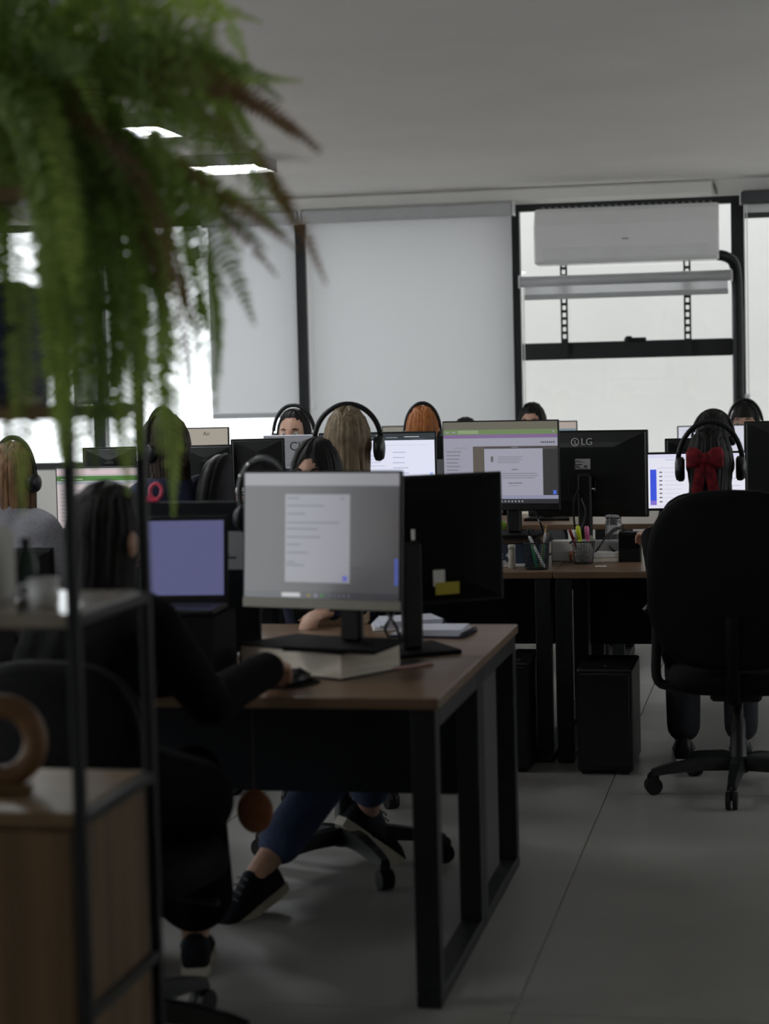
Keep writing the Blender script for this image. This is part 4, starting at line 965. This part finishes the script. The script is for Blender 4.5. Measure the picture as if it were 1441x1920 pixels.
def frond(pts, w, M, nl=None, width_at=None, blade=0):
    """a rib with two rows of leaflets; pts: rib from the pot to the tip"""
    n = nl or int(sum((pts[i+1]-pts[i]).length for i in range(len(pts)-1))/.0125)
    segs = [(pts[i+1]-pts[i]).length for i in range(len(pts)-1)]; tot = sum(segs)
    mb = MB(); mb.tube(pts, [.0022*(1-.6*i/(len(pts)-1)) for i in range(len(pts))], 4)
    side0 = Vector((math.sin(blade), -math.cos(blade), 0))
    for k in range(n):
        f = (k+.5)/n; s = f*tot; i = 0
        while i < len(segs)-1 and s > segs[i]: s -= segs[i]; i += 1
        p = pts[i].lerp(pts[i+1], s/segs[i]); T = (pts[i+1]-pts[i]).normalized()
        N = side0 - T*side0.dot(T); N = N.normalized() if N.length > .05 else Vector((1, 0, 0)); S = T.cross(N).normalized()
        ww = w*min(1, f*9+.15)*min(1, (1-f)*4.6+.10)*FR.uniform(.82, 1.1)
        for sg in (-1, 1):
            D = (S*sg + T*.20 + N*FR.uniform(-.35, .35) + Vector((0, 0, -.12))).normalized(); h = .0046+.0012*FR.random()
            if FR.random() < .04: continue
            q1, q2 = p+D*ww*.45, p+D*ww; e = T*h
            mb.add([p-e*.6, p+e*.6, q1+e*.95+N*.002, q2, q1-e*.85+N*.002], [(0, 1, 2, 4), (4, 2, 3)])
    return mb.build('frond', M, fern)
O = Vector((0, 0, .15)); BASE = Vector((PX0, PY0, 1.825))
def rib(px1, py1, d1, px2, py2, d2, n=16, k=.5):
    a_ = P(px1, py1, d1)-BASE; b_ = P(px2, py2, d2)-BASE
    r_ = Vector((FR.uniform(-.05, .05), FR.uniform(-.05, .05), 0))
    return bez(O+r_, O+r_+(a_-O)*.55+Vector((0, 0, .09)), a_+(a_-b_)*.12, b_, n)
EXPL = [  # apex pixel, tip pixel, colour, leaflet width
 (430, 120, 600, 288, 3, .022), (470, 170, 604, 280, 3, .016), (400, 145, 566, 152, 2, .020), (420, 120, 520, 150, 1, .024), (500, 240, 612, 535, 3, .020), (470, 250, 560, 430, 0, .026), (400, 380, 478, 612, 0, .027), (430, 400, 520, 520, 3, .020),
 (390, 300, 404, 775, 0, .029), (400, 350, 412, 700, 1, .026), (330, 330, 326, 968, 2, .033), (300, 330, 300, 850, 1, .034), (285, 360, 262, 860, 2, .030), (250, 300, 226, 890, 1, .036), (220, 320, 205, 850, 0, .034), (205, 300, 214, 700, 0, .034), (160, 280, 150, 905, 1, .036), (130, 280, 120, 800, 1, .036),
 (95, 240, 98, 700, 0, .034), (110, 240, 112, 860, 2, .034), (45, 260, 42, 965, 2, .032), (15, 260, 12, 860, 1, .030), (75, 260, 85, 560, 1, .034), (-10, 300, -5, 780, 0, .034), (350, 300, 352, 760, 3, .022), (310, 300, 288, 705, 1, .030), (270, 330, 258, 640, 0, .030), (360, 350, 372, 690, 1, .024), (60, 230, 150, 640, 0, .034), (240, 280, 268, 800, 0, .028),
 (180, 300, 178, 880, 0, .033), (235, 330, 240, 930, 2, .030), (320, 420, 322, 930, 1, .028), (92, 250, 118, 870, 1, .034), (112, 260, 128, 740, 0, .034), (88, 250, 104, 560, 1, .034), (140, 280, 150, 800, 0, .034), (140, 250, 135, 560, 2, .032), (410, 365, 500, 470, 0, .026), (360, 350, 455, 480, 1, .026), (300, 380, 352, 560, 1, .022), (290, 400, 330, 640, 2, .022), (280, 390, 300, 600, 0, .024), (300, 420, 372, 620, 3, .020), (262, 380, 276, 720, 1, .024), (340, 400, 385, 560, 1, .022), (400, 110, 540, 250, 0, .026), (390, 130, 500, 285, 1, .026), (420, 90, 530, 190, 0, .024), (380, 170, 470, 285, 0, .028), (430, 150, 556, 262, 3, .020), (350, 90, 440, 240, 1, .028), (340, 20, 420, 110, 1, .026), (370, 60, 455, 150, 0, .026),
 (380, 345, 540, 440, 0, .024), (350, 370, 530, 395, 1, .022), (400, 345, 560, 470, 3, .020), (330, 360, 430, 560, 1, .024), (310, 400, 340, 720, 1, .016), (260, 420, 290, 760, 2, .016), (300, 440, 318, 640, 0, .018), (340, 420, 362, 740, 1, .015), (250, 440, 256, 720, 0, .018), (330, 450, 376, 660, 2, .016), (280, 420, 308, 560, 3, .018), (350, 400, 395, 640, 1, .018), (350, 60, 470, 260, 0, .030), (330, 40, 430, 190, 1, .028)]
for (ax, ay, tx_, ty_, ci, w_) in EXPL:
    d_ = FR.uniform(3.02, 3.42)
    if 60 < tx_ < 160: d_ = FR.uniform(2.84, 2.93)      # these hang in front of the post
    frond(rib(ax, ay, (d_+3.25)/2, tx_, ty_, d_), w_, GR[ci], blade=FR.uniform(-.5, .5)+.2)
for k in range(50):   # the crown and the thick fall below it
    a = FR.uniform(-.3, 2.2) if k % 4 else FR.uniform(0, 2*PI); L = FR.uniform(.28, .62)
    ax = FR.uniform(-150, 420); u = max(0, (ax-60)/360)
    ay = FR.uniform(-260, 160)+u*60; tx_ = ax+FR.uniform(-30, 90)*(1 if ax > 0 else -1)+40*u; ty_ = FR.uniform(60, 520)-u*80
    d_ = FR.uniform(2.98, 3.5); frond(rib(ax, ay, (d_+3.25)/2, tx_, ty_, d_), FR.uniform(.026, .036), GR[FR.choice((0, 0, 0, 1, 1, 2, 3) if u > .6 else (0, 0, 0, 1, 1, 2))], blade=FR.uniform(-1.2, 1.2))
for k in range(24):   # trailing curtain at the left and middle
    tx_ = FR.choice((FR.uniform(-40, 130), FR.uniform(150, 260), FR.uniform(180, 330), FR.uniform(85, 250))); ty_ = FR.uniform(420, 800) if tx_ > 240 or 25 < tx_ < 85 else FR.uniform(520, 880)
    if 28 < tx_ < 84: ty_ = FR.uniform(250, 380)
    d_ = FR.uniform(3.0, 3.45); frond(rib(tx_+FR.uniform(-30, 40), FR.uniform(180, 330), (d_+3.25)/2, tx_, ty_, d_), FR.uniform(.026, .036), GR[FR.choice((0, 0, 1, 1, 2))], blade=FR.uniform(-.7, .7))

# ================================================================== THINGS ON THE NEAR DESKS
bk = [PZ(640, 1277, .75), PZ(739, 1258, .75), None, PZ(516, 1250, .75)]
fc = bk[0]; e1 = (bk[1]-fc); e2 = (bk[3]-fc)
ang = math.atan2(e1.y, e1.x); u1 = Vector((math.cos(ang), math.sin(ang), 0)); u2 = Vector((-u1.y, u1.x, 0))
bl, bw2 = e1.length*1.0, max(.20, abs(e2.dot(u2)))
t = thing('thick_book', 'thick closed book with cream pages lying under the nearest monitor', 'book', fc+Vector((0, 0, 0)), ang)
BWX, BWY = bl*1.15, bw2*1.15
MB().span((0, 0, 0), (BWX, BWY, .005), bev=.0015).build('bottom_cover', BLACKP, t)
MB().span((0, 0, .0655), (BWX, BWY, .0705), bev=.0015).build('top_cover', CHAIRM, t)
MB().span((.004, .004, .005), (BWX-.004, BWY-.012, .0655)).build('pages', PAGES, t)
MB().span((.002, BWY-.012, .004), (BWX-.002, BWY-.002, .067), bev=.003).build('spine', BLACKP, t)
t = thing('computer_mouse', 'black computer mouse beside the thick book on the near desk', 'mouse', mouse_p, math.radians(-15))
MB().loft([[(x*w, y, z*h) for x, z in ((-1, 0), (1, 0), (1.02, .4), (.8, .8), (.35, 1), (-.35, 1), (-.8, .8), (-1.02, .4))] for y, w, h in ((-.055, .015, .012), (-.048, .025, .026), (-.02, .031, .037), (.02, .031, .034), (.045, .026, .024), (.056, .014, .012))]).build('shell', BLACKG, t, True)
MB().tube([(0, .024, .033), (0, .036, .029)], .004, 8).build('scroll_wheel', GREYT, t)
tag(MB().prism([(math.cos(q)*.115-.02, math.sin(q)*.1) for q in [2*PI*i/30 for i in range(30)]], 0, .002).build('mouse_mat', FABB), 'round black mouse mat under the mouse on the near desk', 'mat').location = (mouse_p.x-.03, mouse_p.y-.0, .75)
p_ = PZ(758, 1250, .75)
t = thing('phone', 'phone in a pale pink case lying right of the thick book', 'phone', p_, math.radians(-38))
MB().span((-.037, -.075, 0), (.037, .075, .009), bev=.004).build('case', mat('pale_pink_rubber', (.50, .30, .27), .5, var=.05), t)
MB().span((-.033, -.07, .0088), (.033, .07, .0098), bev=.002).build('screen', BLACKG, t)
for lab, cx, cy, rz_, n_ in (('open white notebook pages fanned behind the black monitor column', 765, 1176, .25, 3), ('white notebook with dark blue cover edge on the far near desk', 812, 1190, -.12, 2)):
    p_ = PZ(cx, cy, .75); t = thing('notebook', lab, 'notebook', p_, rz_)
    MB().span((-.11, -.08, 0), (.11, .08, .006), bev=.002).build('cover', SH_NAVY if n_ == 2 else PAPER, t)
    for k in range(n_+1): MB().box((.004*k-.004, .003*k, .0085+.006*k), (.205-.012*k, .15, .005), rotz(.06*k), bev=.001).build('page_block', mat('bluish_paper', (.66, .67, .76), .8, var=.04), t)
    r_ = MB()
    for k in range(12): r_.tube([(.11+.006*math.cos(q), -.07+.0125*k, .008+.009*math.sin(q)) for q in [2*PI*i/8 for i in range(8)]], .0012, 4, closed=True)
    r_.build('wire_binding', BLACKM, t, kind='stuff')
p_ = PZ(600, 1182, .75); t = thing('desk_tray', 'small pale wooden tray of clips under the nearest monitor', 'tray', p_+Vector((.02, .18, 0)), .1)
MB().span((-.09, -.05, 0), (.09, .05, .006), bev=.002).build('base', mat('pale_wood', (.42, .30, .19), .6, col2=(.33, .22, .13), scale=(3, 30, 30)), t)
for s in (-1, 1): MB().span((-.09, s*.047-.003, .006), (.09, s*.047+.003, .03), bev=.001).span((s*.087-.003, -.044, .006), (s*.087+.003, .044, .03), bev=.001).build('rim', _m['pale_wood'], t)
pen = PZ(435, 1217, .752)
t = thing('pen', 'silver pen lying near the dark figure on the near desk', 'pen', pen+Vector((0, 0, .005)), math.radians(-22))
MB().tube([(-.065, 0, 0), (.05, 0, 0), (.062, 0, 0)], [.0045, .0045, .0012], 10).build('barrel', CHROME, t, True); MB().box((-.05, 0, .006), (.035, .003, .0015)).build('clip', CHROME, t)
for k, (a_, b_, c_) in enumerate((((738, 1150, 5.22), (722, 1180, 5.2), (738, 1206, 5.15)), ((726, 1150, 5.22), (744, 1178, 5.2), (752, 1206, 5.15)))):
    pt = [P(*a_), P(*b_), PZ(c_[0], c_[1], .756), PZ(c_[0]+12, c_[1]+18, .756)]
    tag(MB().tube(catmull(pt, 6), .004, 6).build('cable', BLACKP, None, True), ['black cable looping down behind the nearest monitor, left one', 'black cable looping down behind the nearest monitor, right one'][k], 'cable')
# headset hung on the upper left corner of the nearest monitor
hp = P(497, 930, 5.22)
t = thing('headset', 'large black headset hung over the upper left corner of the nearest monitor', 'headset', hp, math.radians(-25))
R_ = .098
MB().tube([(R_*math.cos(q)*.92, 0, R_*math.sin(q)*1.0) for q in [-.5+(PI+1.0)*i/26 for i in range(27)]], .0105, 8, flat=.6, up=(0, 1, 0)).build('headband', BLACKG, t, True)
for q in (PI*.68, PI*.82): MB().ball((R_*math.cos(q)*.92, -.008, R_*math.sin(q)), .006, 6).build('rivet', CHROME, t, True)
for s in (-1, 1):
    c = MB(); c.lathe([(.012, -.02), (.034, -.016), (.038, 0), (.03, .012), (.01, .016)], n=20); c.v = [tuple(Matrix.Rotation(s*PI/2, 3, 'Y') @ Vector(v)+Vector((s*R_*.78, .0, -R_*.62))) for v in c.v]
    c.build('ear_cup', BLACKG, t, True)
# pink hand mirror clipped on the divider
p_ = PY(282, 943, YS); PINK = mat('hot_pink_plastic', (.80, .06, .14), .4, var=.08)
t = thing('hand_mirror', 'hot pink ring mirror with clip on top of the black divider', 'mirror', (p_.x, YS, dz+.75), .2)
MB().tube([(.016+.016*math.cos(q), .004*math.sin(q), .030+.021*math.sin(q)) for q in [2*PI*i/24 for i in range(24)]], .0045, 8, closed=True).build('ring', PINK, t, True)
MB().span((-.026, -.012, 0), (.022, .012, .010), bev=.003).span((-.03, -.008, .008), (.004, .008, .018), bev=.003).build('clip', PINK, t)

# ================================================================== THINGS ON THE MIDDLE ISLAND
# box under the central monitor
q0, q1 = PY(925, 1052, 7.80), PY(976, 1052, 7.80)
bz_ = M3.location.z-.75
t = thing('storage_box', 'navy blue box with pale lettering, carrying the central monitor', 'box', ((q0.x+q1.x)/2, 7.86, .75))
bxw = (q1.x-q0.x)/2+.02
MB().span((-bxw, -.06, 0), (bxw+.06, .22, bz_-.022), bev=.004).build('body', mat('navy_card', (.022, .036, .072), .6, var=.1), t)
MB().span((-bxw-.004, -.064, bz_-.024), (bxw+.064, .224, bz_-.001), bev=.003).build('lid', mat('brown_card', (.09, .06, .042), .6, var=.15), t)
text_part('box_lettering', '2 4.1', .03, Matrix.Translation((.0, -.0605, .045)) @ Matrix.Rotation(PI/2, 4, 'X'), PAPER, t, .0004)
p_ = PZ(982, 1050, .75)
t = thing('glue_bottle', 'cream white cylinder bottle between the navy box and the mesh pen cup', 'bottle', (p_.x-.0, 7.73, .75))
MB().lathe([(.013, 0), (.014, .004), (.014, .075), (.013, .079)], n=16).build('body', mat('cream_plastic', (.42, .40, .34), .5, var=.05), t, True); MB().lathe([(.0155, .078), (.0155, .092), (.012, .095)], n=16).build('cap', mat('cream_cap', (.50, .48, .42), .5, var=.05), t, True)
p_ = PZ(950, 1062, .75); t = thing('paper_stack', 'loose white papers at the front edge below the navy box', 'papers', (p_.x, p_.y+.02, .75), .06)
for k in range(4): MB().box((.004*k-.01, .003*k, .0035+.0065*k), (.17-.01*k, .09, .004), rotz(.05*k-.05), bev=.0008).build('sheet', PAPER, t)
def meshcup(label, px, py, yb, w0, w1, h, square=True):
    p = PY(px, py, yb); t = thing('pen_cup', label, 'pen cup', (p.x, yb, .75), .15)
    def ringp(r, z):
        e = 4 if square else 2
        return [(r*abs(math.cos(q))**(2/e)*(1 if math.cos(q) >= 0 else -1), r*abs(math.sin(q))**(2/e)*(1 if math.sin(q) >= 0 else -1), z) for q in [2*PI*i/24 for i in range(24)]]
    a_, b_ = ringp(w0, .003), ringp(w1, h); g = MB()
    for i in range(24): g.tube([a_[i], b_[i]], .0009, 3, cap=False)
    for k in range(1, 12): g.tube([Vector(a_[i]).lerp(Vector(b_[i]), k/12) for i in range(24)], .0008, 3, closed=True)
    g.build('wire_mesh', BLACKM, t, kind='stuff')
    MB().tube(b_, .0026, 6, closed=True).build('rim', BLACKM, t); MB().prism([(x, y) for x, y, z in a_], 0, .004).build('base', BLACKM, t)
    return t
PENS = {}
def penin(cup, label, name, off, lean, L, r, body, tip=None, cat='pen', capm=None, capl=.3):
    c = cup.location; t = thing(name, label, cat, (c.x+off[0], c.y+off[1], c.z+.006))
    u = Vector((lean[0], lean[1], 1)).normalized()
    MB().tube([u*0, u*L*.04, u*L], [r*.8, r, r], 10).build('barrel', body, t, True)
    MB().tube([u*L*(1-capl), u*L*.98, u*(L+.004)], [r*1.12, r*1.12, r*.7], 10).build('cap', capm or body, t, True)
    return t
c1 = meshcup('black wire mesh pen cup with green marker on the left of the desk seam', 1006, 1045, 7.70, .043, .05, .105)
GRN = mat('green_plastic', (.02, .22, .09), .4, var=.05); YEL = mat('yellow_highlighter', (.66, .78, .03), .4, var=.04); PNK = mat('pink_highlighter', (.72, .16, .36), .4, var=.04); RED = mat('red_plastic', (.30, .02, .025), .4, var=.05); TAN = mat('pencil_tan', (.40, .26, .10), .6, var=.1); WHT = mat('white_pen_plastic', (.62, .63, .66), .3, var=.03)
penin(c1, 'green marker with black cap in the left mesh cup', 'marker', (.0, 0, 0), (-.20, .0), .155, .006, GRN, capm=BLACKP, cat='marker')
penin(c1, 'white pen leaning across the left mesh cup', 'pen', (.032, -.01, 0), (-.48, .0), .135, .0055, WHT)
penin(c1, 'tan wooden pencil standing in the left mesh cup', 'pencil', (.01, .015, 0), (.16, .05), .165, .0038, TAN, cat='pencil', capl=.06)
penin(c1, 'thin green pen at the right of the left mesh cup', 'pen', (.02, .0, 0), (.12, -.05), .135, .004, GRN, capm=WHT)
c2 = meshcup('black wire mesh pen cup stuffed with grey paper and highlighters, right of the seam', 1093, 1032, 7.92, .038, .046, .09, False)
penin(c2, 'yellow highlighter in the right mesh cup', 'highlighter', (.0, -.006, 0), (-.14, 0), .145, .0085, YEL, cat='highlighter', capl=.35)
penin(c2, 'pink highlighter in the right mesh cup', 'highlighter', (.022, .0, 0), (-.06, .1), .142, .0085, PNK, cat='highlighter', capl=.35)
penin(c2, 'red pen leaning left in the right mesh cup', 'pen', (-.008, .012, 0), (-.36, 0), .138, .0058, RED)
penin(c2, 'white capped pen in the right mesh cup', 'pen', (-.005, -.004, 0), (-.22, .0), .128, .0052, WHT)
R2 = random.Random(5)
cr_ = MB(); cr_.ball((0, 0, .050), (.034, .034, .046), 10); cr_.v = [tuple(Vector(v)*(1+R2.uniform(-.06, .06))) for v in cr_.v]
o = cr_.build('crumpled_paper', mat('grey_crumpled_paper', (.33, .33, .32), .85, var=.25, scale=(70, 70, 70), bump=.4)); o.location = c2.location+Vector((.004, .0, .0)); tag(o, 'crumpled grey paper stuffed in the right mesh cup', 'paper')
tg_ = MB().prism([(-.03, 0), (.03, 0), (.012, .026)], -.002, .002); tg_.v = [tuple(Matrix.Rotation(PI/2, 3, 'X') @ Vector(v)) for v in tg_.v]
o = tg_.build('sticky_note', mat('pale_green_note', (.46, .52, .40), .8, var=.05)); o.location = c2.location+Vector((.02, .012, .088)); tag(o, 'pale green sticky note poking out of the right mesh cup', 'note')
q0, q1 = PZ(1068, 1055, .75), PZ(1165, 1052, .75)
t = thing('spiral_notebook', 'stack of white paper in a copper spiral notebook on the desk edge', 'notebook', ((q0.x+q1.x)/2, q0.y+.07, .75), math.atan2((q1-q0).y, (q1-q0).x))
w_ = (q1-q0).length/2
MB().span((-w_, -.07, 0), (w_, .09, .017), bev=.002).build('lower_block', PAGES, t); MB().span((-w_+.008, -.066, .0185), (w_+.004, .088, .040), bev=.002).build('upper_block', PAPER, t)
r_ = MB()
for k in range(9): r_.tube([(-w_+.006+.012*math.cos(q), -.06+.017*k, .022+.02*math.sin(q)) for q in [2*PI*i/10 for i in range(10)]], .0018, 5, closed=True)
r_.build('copper_spiral', mat('copper_wire', (.55, .24, .13), .35, .7, var=.1), t, kind='stuff')
for lab, xa, xb, ya_, yb_, yy, M, nm in (('long white box lying behind the right mesh cup, at left', 1033, 1073, 1038, 1014, 8.02, PAPER, 'paper_box'), ('grey white box lying right of the right mesh cup', 1112, 1159, 1035, 1014, 8.05, mat('grey_box_card', (.44, .44, .45), .7, var=.1), 'paper_box'), ('black desk speaker box beside the tall chair', 1159, 1200, 1038, 998, 7.98, BLACKP, 'speaker')):
    a_, b_ = PY(xa, ya_, yy), PY(xb, yb_, yy); t = thing(nm, lab, 'box' if nm != 'speaker' else 'speaker', ((a_.x+b_.x)/2, yy, .75))
    w_, h_ = (b_.x-a_.x)/2, b_.z-.75
    MB().span((-w_, 0, 0), (w_, .07, h_), bev=.003).build('body', M, t); MB().span((-w_*.9, -.002, h_*.45), (w_*.9, .001, h_*.9), bev=.0008).build('front_face', M if nm != 'speaker' else FABB, t)
a_ = PY(1150, 1005, 8.36); 
t = thing('glass_jar', 'clear glass jar with silver lettering behind the cables', 'jar', (a_.x, 8.36, .75))
jh = PY(1150, 970, 8.36).z-.75
MB().lathe([(.03, 0), (.035, .004), (.036, jh-.03), (.032, jh-.012), (.034, jh)], n=24).build('body', mat('smoky_glass', (.16, .15, .15), .1, spec=.8, var=.2), t, True); MB().lathe([(.036, jh), (.036, jh+.012), (.03, jh+.014)], n=24).build('lid', SILVER, t, True)
MB().span((-.024, -.0385, jh*.55), (.024, -.034, jh*.8), bev=.002).build('label', LOGOM, t)
cabs = [([PZ(1028, 1040, .757), PZ(1050, 1034, .76)+Vector((0, .02, .01)), P(1072, 1015, 8.0), P(1088, 992, 8.1), P(1098, 960, 8.2), P(1090, 935, 8.28)], 'black monitor cable rising behind the right mesh cup'),
        ([P(1166, 990, 8.1), P(1150, 992, 8.06), P(1132, 1012, 8.0), P(1118, 1032, 7.95), PZ(1108, 1038, .757)], 'black cable curving down left of the speaker'),
        ([P(1170, 985, 8.2), P(1146, 1000, 8.15), P(1140, 1018, 8.1), P(1152, 1034, 8.02), PZ(1180, 1036, .757)], 'black looped cable in front of the speaker'),
        ([P(1000, 955, 8.14), P(1008, 972, 8.12), P(1016, 990, 8.1), PZ(1025, 1030, .757)], 'thin black cable hanging behind the central monitor')]
for pts, lab in cabs: tag(MB().tube(catmull(pts, 6), .0045, 6).build('cable', BLACKP, None, True), lab, 'cable')
a_ = PZ(1126, 1062, .75); tag(MB().box((0, 0, .0008), (.045, .022, .0014)).build('sticker', PAPER), 'small white sticker on the front of the desk top', 'sticker').location = a_
# bright bits seen under the central monitor
for lab, px, py, yy, M, nm, r in (('yellow green toy figure under the central monitor', 941, 985, 8.42, mat('lime_plastic', (.22, .42, .03), .5, var=.2), 'toy_figure', .02), ('orange toy figure beside the central monitor column', 956, 985, 8.44, mat('orange_plastic', (.62, .22, .06), .5, var=.1), 'toy_figure', .022)):
    p_ = PY(px, py, yy); t = thing(nm, lab, 'toy', (p_.x, yy, .75)); z = p_.z-.75
    MB().lathe([(r*.9, 0), (r, .01), (r*.8, z*.6), (r*.5, z*.75)], n=14).build('body', M, t, True); MB().ball((0, 0, z), r, 8).build('head', M, t, True)
    for s in (-1, 1): MB().tube([(s*r*.7, 0, z*.6), (s*r*1.5, -.01, z*.45)], .007, 6).build('arm', M, t, True)
q0 = PZ(1013, 972, .75)
t = thing('paper_stack', 'cream paper stack on the far island desk below the central monitor', 'papers', (q0.x, q0.y+.15, .75))
for k in range(3): MB().box((.006*k, .004*k, .004+.0075*k), (.28, .2, .006), rotz(.03*k), bev=.001).build('sheet_block', PAGES, t)
# tumblers beside the hung headset, on a black tower
zz = PY(430, 943, 7.9).z
t = thing('computer_tower', 'small black computer lying on the front desk behind the near divider', 'computer', (PY(440, 900, 7.9).x, 7.95, .75))
MB().span((-.12, -.12, 0), (.12, .12, zz-.75), bev=.006).build('case', BLACKP, t); MB().span((-.1, -.124, .03), (.1, -.119, zz-.78), bev=.002).build('front_panel', BLACKG, t)
PKT = mat('pale_pink_tumbler', (.55, .30, .29), .4, var=.05)
for lab, px, ytop, lid in (('slim pink tumbler with pink lid behind the near divider', 421, 908, PKT), ('pink tumbler with white lid and straw behind the near divider', 450, 914, WHITEP)):
    p_ = PY(px, ytop, 7.88); t = thing('tumbler', lab, 'cup', (p_.x, 7.88, zz)); h = p_.z-zz
    MB().lathe([(.014, 0), (.017, .004), (.019, h*.72)], n=18).build('body', PKT, t, True); MB().lathe([(.021, h*.70), (.021, h*.82), (.018, h)], n=18).build('lid', lid, t, True)
    MB().lathe([(.0195, h*.5), (.0197, h*.7)], n=18).build('band', CHROME, t, True)
    if lid is WHITEP: MB().tube([(.004, 0, h*.9), (.009, 0, h+.02)], .003, 6).build('straw', WHITEP, t)
# round orange ball bag hanging under the near desk top
p_ = P(478, 1521, 5.0)
t = thing('hanging_pouch', 'round rust orange pouch hanging under the near desk', 'pouch', p_)
MB().ball((0, 0, 0), (.047, .025, .056), 14).build('body', mat('rust_fabric', (.22, .075, .025), .85, var=.15, scale=(60, 60, 60)), t, True)
MB().tube([(0, 0, .05), (.0, .0, .722-p_.z)], .003, 6).build('cord', BLACKP, t)
